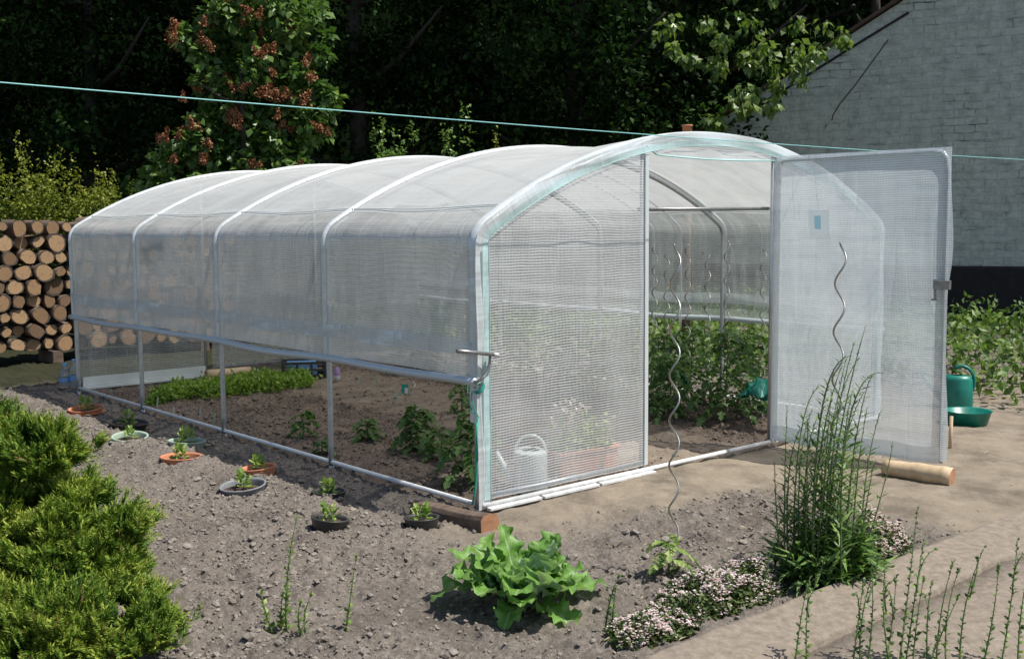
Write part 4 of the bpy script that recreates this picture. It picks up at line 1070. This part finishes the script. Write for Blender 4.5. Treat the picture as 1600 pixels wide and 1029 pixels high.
weed('weed', 'upright weed spike between the leafy plant and the white flowers', 955, 985, [((945, 990), (950, 930), (968, 898)), ((955, 990), (958, 950), (962, 915))], 9, .004, 120, .03)
weed('weed', 'pair of green weed stems growing out of the white flowers', 1185, 985, [((1180, 990), (1190, 900), (1217, 820)), ((1190, 990), (1195, 900), (1203, 860)), ((1250, 990), (1262, 940), (1290, 870))], 12, .0035, 100, .03)
rb = C0+ray(1400, 1040)*3.9; rb.z = -.1
sts = []
for i, (u0, u1, v1) in enumerate(((1345, 1378, 862), (1352, 1362, 888), (1380, 1400, 900), (1402, 1434, 788), (1412, 1445, 836), (1425, 1444, 900), (1450, 1456, 906), (1462, 1490, 876), (1395, 1384, 884), (1480, 1500, 885), (1500, 1540, 850), (1530, 1560, 880), (1560, 1590, 840), (1440, 1500, 925), (1330, 1350, 905), (1240, 1262, 912), (1262, 1266, 900), (1590, 1612, 870))):
    kx = (i*37) % 41-20
    sts.append(((u0, 1060), ((u0+u1)/2-6+kx, (1060+v1)/2-10), (u1, v1)))
    if i % 2 == 0: sts.append((((u0*.45+u1*.55)+kx*.4, 1060*.4+v1*.6), (u1-8, v1*.8+1060*.2-14), (u1-14 if i % 4 else u1+16, v1+22)))
weed('weed_clump', 'clump of thin budding weed stems at the lower right over the kerb', 0, 0, sts, 30, .0036, 85, .026, L_weed, ref=rb)

# flowering thyme
def cushion(label, ell, nf, nl, hmax, seed):
    c0 = gxy(ell[0], ell[1]); t = thing('flowering_thyme', label, 'flowers', c0)
    def samp(n):
        aa = rng.uniform(0, 6.28, n); rr = np.sqrt(rng.random(n)); x_ = np.cos(aa)*rr*ell[2]; y_ = np.sin(aa)*rr*ell[3]
        c_, s_ = math.cos(ell[4]), math.sin(ell[4]); X, Y = x_*c_-y_*s_, x_*s_+y_*c_
        hgt = hmax*np.sqrt(np.clip(1-rr**2, 0, 1))*(.1+1.9*fbm(X+9, Y+9, 8, 3, seed)**1.4); return X, Y, hgt
    X, Y, h = samp(nl); Z = h*rng.uniform(.1, 1, nl); Z += gz(X+c0.x, Y+c0.y)-c0.z
    leafobj('foliage', leaves(np.stack([X, Y, Z], 1), rdir(nl, .7), rng.uniform(.012, .03, nl), T_DIA), L_thyme, t)
    X, Y, h = samp(nf); keep = fbm(X+3, Y+5, 14, 2, seed+4) > .40; X, Y, h = X[keep], Y[keep], h[keep]; n = len(X); Z = h*rng.uniform(.75, 1.15, n)+.005; Z += gz(X+c0.x, Y+c0.y)-c0.z
    P = np.stack([X, Y, Z], 1); parts = []
    for k in range(4):
        dirs = np.stack([np.cos(k*1.57+X*50), np.sin(k*1.57+X*50), rng.uniform(.1, .9, n)], 1); parts.append(leaves(P, dirs, rng.uniform(.004, .010, n), (T_DIA[0]*np.array([1.5, 1, 1]), T_DIA[1]), jit=.3))
    leafobj('flowers', parts, L_flower, t)
a = G(1130, 930); cushion('wide cushion of tiny white pink flowers at the front edge of the bed', (a.x-.02, a.y+.02, .42, .17, .0), 3200, 6500, .10, 1)
a = G(1050, 965); cushion('low patch of tiny white flowers nearest the bottom beside the leafy plant', (a.x-.08, a.y+.0, .28, .13, .1), 1700, 3500, .08, 2)
a = G(1395, 868); cushion('pink white flower cushion on the kerb right of the tall weeds', (a.x+.03, a.y+.10, .25, .12, .05), 2600, 4200, .16, 3)

# ------------------------------------------------------------------ golden conifer
def spray(n_, P, Dr, S, v, nrm_):
    """flat fern-like sprays: 9 leaflets each"""
    out = []; Dr = unit(Dr); Xs = unit(np.cross(Dr, nrm_)); 
    for k in range(11):
        t_ = (k//2)*.17 if k < 10 else .78; sg = (-1 if k % 2 else 1) if k < 10 else 0
        b0 = P+Dr*(S*t_)[:, None]; d = Dr+Xs*(sg*.85) if sg else Dr
        ln = S*(.52-.05*(k//2)) if sg else S*.36
        tipv = np.clip(v+.10*(k//2)-.12+rng.normal(0, .06, len(P)), 0, 1)
        out.append(leaves(b0, d, ln, (T_BLADE[0]*np.array([2.0, 1, 1]), T_BLADE[1]), tipv, up=(0, 0, 1), jit=.5))
    return merge(out)
cb = gp(70, 985); cb = Vector((cb.x, cb.y, 0))
cn = thing('golden_conifer', 'bright yellow green dwarf conifer with fanned sprays, left foreground', 'shrub', cb)
MB().tube([(0, 0, -.1), (.02, 0, .2), (0, .02, .42)], [.04, .03, .01], 8).build('trunk', M_bark, cn)
dist = (cb-C0).dot(Fv); lobes = [((190, 1010), .20, .15, -.32), ((85, 1010), .26, .2, -.35), ((-20, 1000), .3, .24, -.3), ((232, 990), .09, .07, -.25), ((75, 730), .18, .15, .02), ((120, 860), .25, .21, -.02), ((165, 960), .20, .12, -.18), ((30, 960), .32, .20, -.15), ((0, 830), .36, .27, .10), ((40, 705), .18, .11, .1), ((-60, 710), .26, .18, .15), ((172, 905), .12, .11, -.08), ((75, 900), .26, .2, -.1), ((110, 790), .14, .07, -.02), ((190, 830), .08, .06, -.05)]
Pa, Da, Va, Sa = [], [], [], []
for (uv_, rx, rz, dd_) in lobes:
    c = D(*uv_, dist+dd_)-cb; n = int(4300*rx*rz/.06)
    d = rdir(n); d[:, 2] = np.abs(d[:, 2])*.9+d[:, 2]*.1; d = unit(d)
    rad = rng.uniform(.62, 1.0, n)*(1+.55*(fbm(d[:, 0]*3+c.x*9, d[:, 2]*3+d[:, 1]*3, 2.2, 3, 8)-.5)*2)
    P = np.array([c.x, c.y, c.z])+d*np.array([rx, rx*.8, rz])*rad[:, None]
    k = (P[:, 2] > -.02) & (fbm(P[:, 0]*11+P[:, 2]*3, P[:, 1]*6+P[:, 2]*11, 1, 2, 31) > .34); P, d, rad = P[k], d[k], rad[k]
    Pa.append(P); Da.append(d*.8+np.array([0, 0, .55])+rng.normal(0, .25, P.shape)); n = len(P)
    Va.append(np.clip(.15+.62*rng.beta(2.2, 2.2, n)+.25*(fbm(P[:, 0]*9, P[:, 2]*9, 1, 2, 3)-.5)*2, 0, 1)); Sa.append(rng.uniform(.038, .075, n))
P = np.concatenate(Pa); Dd = np.concatenate(Da); vv = np.concatenate(Va); Ss = np.concatenate(Sa)
out = spray(len(P), P, Dd, Ss, vv, unit(rng.normal(0, .5, P.shape)+np.array([0, 0, .6])))
leafobj('foliage', out, L_conifer, cn)
kd = rng.random(len(P)) < .025
leafobj('dead_sprays', spray(int(kd.sum()), P[kd]*1.01, Dd[kd], Ss[kd]*.8, vv[kd], unit(rng.normal(0, .5, (int(kd.sum()), 3))+np.array([0, 0, .6]))), leafmat('dead_spray', (.08, .04, .02), (.20, .11, .04), (.34, .22, .07), .8, .1), cn)

# ------------------------------------------------------------------ shrubs and trees
def limbtree(t, h, r0, limbs, spread, seed, z0=-.3, mat=M_bark, lean=(0, 0)):
    rs = random.Random(seed); mb = MB(); pts = []
    for i in range(9): pts.append(Vector((lean[0]*i/8+rs.gauss(0, .05*r0*4), lean[1]*i/8+rs.gauss(0, .05*r0*4), z0+(h-z0)*i/8)))
    mb.tube(pts, [r0*(1-.8*i/8) for i in range(9)], 9)
    mb.build('trunk', mat, t); lb_ = MB(); ends = []
    for i in range(limbs):
        f = .3+.65*i/limbs; b0 = pts[int(f*8)]; an = i*2.4; ln = spread*rs.uniform(.6, 1)*(1.1-.5*f)
        q = b0+Vector((math.cos(an)*ln, math.sin(an)*ln, ln*.5)); m_ = b0.lerp(q, .5)+Vector((0, 0, -.08*ln))
        lb_.tube([b0, m_, q], [r0*.35, r0*.22, r0*.08], 6); ends.append(q)
    lb_.build('limbs', mat, t); return pts, ends
def crown_clusters(centres, radii, npc, lsize, flat=.75, droop=.1, vbase=None, size_j=.35):
    Ps, Ds, vs = [], [], []
    for (c, r), vb in zip(zip(centres, radii), vbase if vbase is not None else rng.uniform(.15, .75, len(centres))):
        n = max(6, int(npc*rng.uniform(.6, 1.3))); d = rdir(n); rad = rng.random(n)**.4
        Ps.append(np.asarray(c)+d*rad[:, None]*r*np.array([1, 1, flat])); dd_ = d*.7+rng.normal(0, .5, (n, 3)); dd_[:, 2] -= droop; Ds.append(dd_); vs.append(np.clip(vb+rng.normal(0, .18, n), 0, 1))
    P = np.concatenate(Ps); return leaves(P, np.concatenate(Ds), lsize*rng.uniform(1-size_j, 1+size_j, len(P)), T_DIA, np.concatenate(vs), jit=.6)
def inellip(n, c, r, shell=.35):
    d = rdir(n); rad = rng.uniform(shell, 1, n)**.6; return np.asarray(c)+d*rad[:, None]*np.asarray(r)

# lilac with rusty seed heads
lc = D(385, 400, 14.5); lc.z = 0
ll = thing('lilac_tree', 'sunlit lilac tree with rusty brown seed heads behind the greenhouse', 'tree', lc)
limbtree(ll, 3.6, .09, 10, 1.0, 3)
def lp(u_, v_, dd_=0): return np.array(D(u_, v_, 14.5+dd_)-lc)
blobs = [(330, 110, .42), (400, 105, .5), (455, 120, .42), (345, 165, .5), (415, 175, .45), (470, 175, .45), (300, 215, .42), (345, 215, .4), (400, 225, .4), (455, 235, .42), (480, 205, .4), (505, 150, .22), (280, 245, .33), (325, 255, .4), (435, 60, .5), (370, 50, .5), (310, 60, .35), (490, 70, .3), (400, -20, .6), (340, -10, .5), (460, 10, .5), (250, 275, .30), (370, 280, .5), (460, 290, .5), (300, 290, .45), (420, 320, .6), (330, 330, .6), (470, 340, .5), (260, 330, .5)]
cs, rs_, vb = [], [], []
for u_, v_, r in blobs:
    for k in range(5):
        cs.append(lp(u_, v_)+rdir(1)[0]*r*.62); rs_.append(r*rng.uniform(.32, .5)); vb.append(rng.uniform(.2, .85))
leafobj('crown', crown_clusters(cs, rs_, 70, .125, .8, .35, vb), L_lilac, ll)
seedm = None
for i in range(84):
    b0 = blobs[int(rng.integers(0, 21))]; c = lp(b0[0], b0[1])+rdir(1)[0]*b0[2]*.8; c -= np.array([Fv.x, Fv.y, 0])*b0[2]*.75
    if i < 3:
        n = 190; tt = rng.random(n); P = np.stack([rng.normal(0, .035, n)*(1.1-tt), rng.normal(0, .035, n)*(1.1-tt), tt*.2-.05], 1)
        o = leafobj('seed_head', leaves(P, rdir(n, .3), rng.uniform(.028, .045, n), (T_DIA[0]*np.array([1.5, 1, 1]), T_DIA[1])), L_seed, ll)
        seedm = (seedm or [])+[o]
    else: o = seedm[i % 3].copy(); col.objects.link(o); o.parent = ll
    o.location = c; s_ = rng.uniform(.55, 1.0); o.scale = (s_,)*3; o.rotation_euler = (rng.normal(0, .5), rng.normal(0, .5), rng.uniform(0, 6))

def bush(name, label, u_, v0, v1, wpx, dist, mat, lsize, ncl, npc, cat='shrub', spikes=0, group=None, vb=(.2, .8)):
    c = D(u_, 400, dist); c.z = float(gz(c.x, c.y)); t = thing(name, label, cat, c, group=group)
    top = D(u_, v1, dist).z; bot = max(D(u_, v0, dist).z, .0); rx = wpx/2*dist/FPX; h = top-bot
    MB().tube([(0, 0, -.2), (.03, 0, top*.4), (0, .03, top*.85)], [.04, .03, .01], 6).build('stem', M_bark, t)
    cen = (0, 0, (bot+top)/2); cs = inellip(ncl, cen, (rx*.85, rx*.7, h/2*.85), .1); V_ = [crown_clusters(cs, np.full(ncl, .22*min(rx, h)+.05), npc, lsize, .9, -.1, rng.uniform(*vb, ncl))]
    for k in range(spikes):
        a = rng.uniform(0, 6.28); b0 = np.array([math.cos(a)*rx*rng.uniform(.1, .9), math.sin(a)*rx*.6, top-h*rng.uniform(.05, .35)]); n = 26; tt = rng.random(n); ln = h*rng.uniform(.2, .4)
        P = b0+np.stack([rng.normal(0, .02, n), rng.normal(0, .02, n), tt*ln], 1); V_.append(leaves(P, rdir(n, .6), lsize*rng.uniform(.6, 1, n), T_DIA, rng.uniform(.5, 1, n)))
    leafobj('foliage', V_, mat, t); return t
bush('golden_shrub', 'yellow green shrub rising behind the firewood stack', 150, 430, 285, 130, 14.2, L_yellow, .05, 70, 60, spikes=22)
bush('golden_shrub', 'yellow green shrub at the far left edge behind the firewood', 62, 430, 262, 130, 14.0, L_yellow, .05, 70, 60, spikes=22)
bush('golden_shrub', 'shrub outside the far left, yellow green, beyond the firewood', -20, 430, 290, 120, 14.0, L_yellow, .05, 50, 60, spikes=10)
bush('sapling', 'bright sapling tip showing over the third roof bay', 622, 400, 215, 90, 13.5, L_lilac, .07, 26, 40, spikes=8)
bush('sapling', 'bushy green sapling just left of the roof ridge middle', 715, 400, 222, 80, 13.5, L_lilac, .06, 22, 40, spikes=8)
bush('sapling', 'small twiggy sapling tip beside the roof crest', 780, 400, 226, 36, 13.5, L_yellow, .05, 8, 30, spikes=4)
bush('sapling', 'dim broad bush left of the lilac tree', 215, 400, 250, 120, 17, L_lilac, .09, 20, 50, vb=(0, .2))

# sunlit branches hanging in from above on the right
hc = D(1360, 400, 19.9); hc.z = 0
ht = thing('hanging_tree', 'tree with sunlit pale green leaf sprays hanging beside the house', 'tree', hc)
limbtree(ht, 9.5, .16, 9, 1.6, 8)
lq = D(1190, -60, 16.2)-hc
MB().tube([(0, 0, 6.5), (lq.x*.4, lq.y*.4, 8.0), (lq.x*.8, lq.y*.8, 7.4), tuple(lq)], [.08, .06, .04, .02], 7).build('limbs', M_bark, ht)
cs, rs_, vb = [], [], []
def hp_(u_, v_, dd_=0): return np.array(D(u_, v_, 16.2+dd_)-hc)
for u_, v_, r in ((1060, 72, .10), (1078, 88, .10), (1115, 95, .10), (1125, 112, .08), (1160, 78, .12), (1168, 100, .10), (1200, 68, .14), (1185, 138, .20), (1165, 150, .14), (1150, 168, .12), (1215, 128, .12), (1235, 74, .16), (1252, 98, .10), (1205, 100, .10), (1272, 78, .14), (1130, 62, .14), (1120, 190, .08), (1240, 118, .10), (1210, 160, .10), (1050, 40, .2), (1120, 20, .25), (1190, 20, .3), (1260, 30, .25), (1310, 40, .2), (1180, -30, .4)):
    for k in range(3):
        cs.append(hp_(u_, v_)+rdir(1)[0]*r*.9); rs_.append(.07+r*.35); vb.append(rng.uniform(.35, .9))
leafobj('crown', crown_clusters(cs, rs_, 15, .13, .9, 1.2, vb), L_cherry, ht)

# dark wood: bank and trees
cg = np.arange(-46, 47, 1.0); rows_ = []
V, Fc = [], []
rgt = np.array([R0.x, R0.y]); fwd = np.array([Fv.x, Fv.y])/np.hypot(Fv.x, Fv.y)
for i, l_ in enumerate(cg):
    for j in range(22):
        dd_ = 23+j*1.5; h = 14*sstep(0, 16, j*1.5)+1.2*(vnoise(np.array([l_*.3]), np.array([j*.7]), 4)[0]-.5)-.2
        q = np.array([CX, CY])+fwd*dd_+rgt*l_; V.append((q[0], q[1], float(h) if j else -.5))
Fc = [(i*22+j, (i+1)*22+j, (i+1)*22+j+1, i*22+j+1) for i in range(len(cg)-1) for j in range(21)]
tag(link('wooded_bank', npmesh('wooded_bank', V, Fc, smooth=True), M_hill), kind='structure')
tspec = [(-30, 20.5, 0), (150, 19.5, 1), (330, 21.5, 2), (560, 19.0, 3), (740, 21.0, 4), (900, 18.6, 5), (1060, 20.5, 6), (1240, 21.5, 7), (1420, 24.5, 8), (1600, 25, 9), (1850, 21, 11), (2150, 21, 12), (-250, 19, 13)]  # trees out of view at the right are added to shade the wood
desc = ['dark tree at the far left edge of the wood', 'dark tree in the wood left of the lilac', 'shaded tree directly behind the lilac', 'shaded tree in the wood right of the lilac', 'shaded tree over the middle of the roof', 'dark tree with faintly lit leaves left of the chimney pot',
        'dark tree behind the clay chimney pot', 'dark tree behind the sunlit hanging leaves', 'dark tree rising behind the house gable', 'dark tree behind the right part of the house', 'unseen tree added right of the frame to shade the wood', 'farthest right unseen tree, added to shade the wood', 'tree outside the frame on the left']
for (u_, dist, k), lb in zip(tspec, desc):
    c = D(u_, 400, dist); c.z = -.1
    t = thing('forest_tree', lb, 'tree', c, group='trees of the dark wood')
    limbtree(t, 11, .2, 12, 3.0, 50+k)
    n1 = 120; top = inellip(n1, (0, 0, 9.0), (3.6, 3.6, 3.2), .0); low = inellip(130, (0, 0, 4.2), (2.6, 2.0, 3.6), .0); low = low[low[:, 2] > .2]  # high crowns above the view, shaped to keep sun off the wood
    if k in (11, 12): low = low[:40]
    V_ = [crown_clusters(top, np.full(len(top), .85), 60, .26, .7, .2, rng.uniform(.1, .6, len(top)))]
    if len(low): V_.append(crown_clusters(low, np.full(len(low), .5), 95, .115, .8, .2, rng.uniform(.0, .9, len(low))))
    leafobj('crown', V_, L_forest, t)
n = 30000; ls = rng.uniform(-24, 24, n); ds = rng.uniform(16.5, 23.5, n); zz = rng.random(n)**1.5*2.2
q = np.array([CX, CY])[None]+fwd[None]*ds[:, None]+rgt[None]*ls[:, None]
k = ~((ls > 1.5) & (ds < 21.5)); q, zz = q[k], zz[k]
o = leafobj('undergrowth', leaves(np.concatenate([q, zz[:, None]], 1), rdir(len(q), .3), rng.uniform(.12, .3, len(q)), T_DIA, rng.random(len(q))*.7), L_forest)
tag(o, 'dark undergrowth along the foot of the wood', 'undergrowth', kind='stuff')

# ------------------------------------------------------------------ house
HA = D(1495, 440, 18.0); HA.z = 0
hd = Vector((-.36, .93, 0)).normalized(); hn = Vector((hd.y, -hd.x, 0))      # hn points away from the camera side
if hn.dot(Fv) < 0: hn = -hn
def wallhit(u_, v_):
    d_ = ray(u_, v_); t_ = (HA-C0).dot(hn)/d_.dot(hn); q = C0+d_*t_ - HA; return q.dot(hd), q.z
sA_, zA_ = wallhit(1100, 204); sB_, zB_ = wallhit(1310, 67)
sl = (zB_-zA_)/(sB_-sA_)
HO = thing('brick_house', 'old whitewashed brick gable end with a black tarred base, in shade', 'house', HA)
def Hp(s_, z_, n_=0): return hd*s_+hn*n_+Vector((0, 0, z_))
s_eave = sA_+1.6; z_eave = zA_-sl*-1.6 if False else zA_+sl*1.6
s_apx, = (wallhit(1560, 0)[0],); z_apx = zA_+sl*(s_apx-sA_); s_far = s_apx-(s_eave-s_apx); 
poly = [(s_eave, -.3), (s_eave, z_eave), (s_apx, z_apx), (s_far, z_eave), (s_far, -.3)]
hb = MB()
front = [Hp(a, b_) for a, b_ in poly]; back = [Hp(a, b_, 7) for a, b_ in poly]
hb.add(front, [(0, 1, 2, 3, 4)], 0, [(a, b_) for a, b_ in poly], False); hb.add(back, [(4, 3, 2, 1, 0)], 0, [(a, b_) for a, b_ in poly], False)
hb.add([front[0], front[1], back[1], back[0]], [(0, 1, 2, 3)], 0, [(0, 0), (0, 3), (7, 3), (7, 0)], False)
hb.add([front[4], front[3], back[3], back[4]], [(0, 1, 2, 3)], 0, [(0, 0), (0, 3), (7, 3), (7, 0)], False)
hb.build('gable_wall', M_brick, HO)
zt = wallhit(1492, 418)[1]
MB().add([Hp(s_eave+.04, -.3, -.06), Hp(s_far-.04, -.3, -.06), Hp(s_far-.04, zt, -.06), Hp(s_eave+.04, zt, -.06), Hp(s_eave+.04, zt+.03, 0), Hp(s_far-.04, zt+.03, 0)], [(0, 1, 2, 3), (3, 2, 5, 4)], smooth=False).build('tarred_base', M_tar, HO)
rf = MB()
for sa, za, sb, zb in ((s_eave+.35, z_eave-abs(sl)*.35, s_apx, z_apx), (s_far-.35, z_eave-abs(sl)*.35, s_apx, z_apx)):
    A0, A1, B0, B1 = Hp(sa, za+.03, -.10), Hp(sb, zb+.03, -.10), Hp(sa, za+.03, 7.2), Hp(sb, zb+.03, 7.2); up_ = Vector((0, 0, .055))
    rf.add([A0, A1, B1, B0, A0+up_, A1+up_, B1+up_, B0+up_], [(0, 1, 2, 3), (4, 7, 6, 5), (0, 4, 5, 1), (3, 2, 6, 7), (0, 3, 7, 4)], smooth=False)
rf.build('roof', M_slate, HO)
# dark verge band and raised strip of old flashing
def wstrip(pts_uv, w_, off, mat, nm):
    P = [Hp(*wallhit(*q), off) for q in pts_uv]; return MB().tube(P, w_, 5).build(nm, mat, HO)
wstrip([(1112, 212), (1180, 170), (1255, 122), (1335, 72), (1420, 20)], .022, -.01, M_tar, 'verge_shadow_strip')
wstrip([(1388, 62), (1362, 98), (1335, 135), (1312, 163), (1302, 180), (1300, 188)], .011, -.004, M_oldw, 'old_flashing')
p = D(1073.5, 203, 11.6)
ch = thing('chimney_pot', 'small clay chimney pot peeping over the greenhouse roof', 'chimney', (p.x, p.y, 0))
MB().tube([(0, 0, -.2), (0, 0, p.z-.05)], .055, 10).build('flue', M_oldw, ch)
MB().lathe([(.052, p.z-.06), (.048, p.z+.03), (.06, p.z+.035), (.06, p.z+.05), (.045, p.z+.05), (.04, p.z)], 18).build('pot', M_terra, ch)
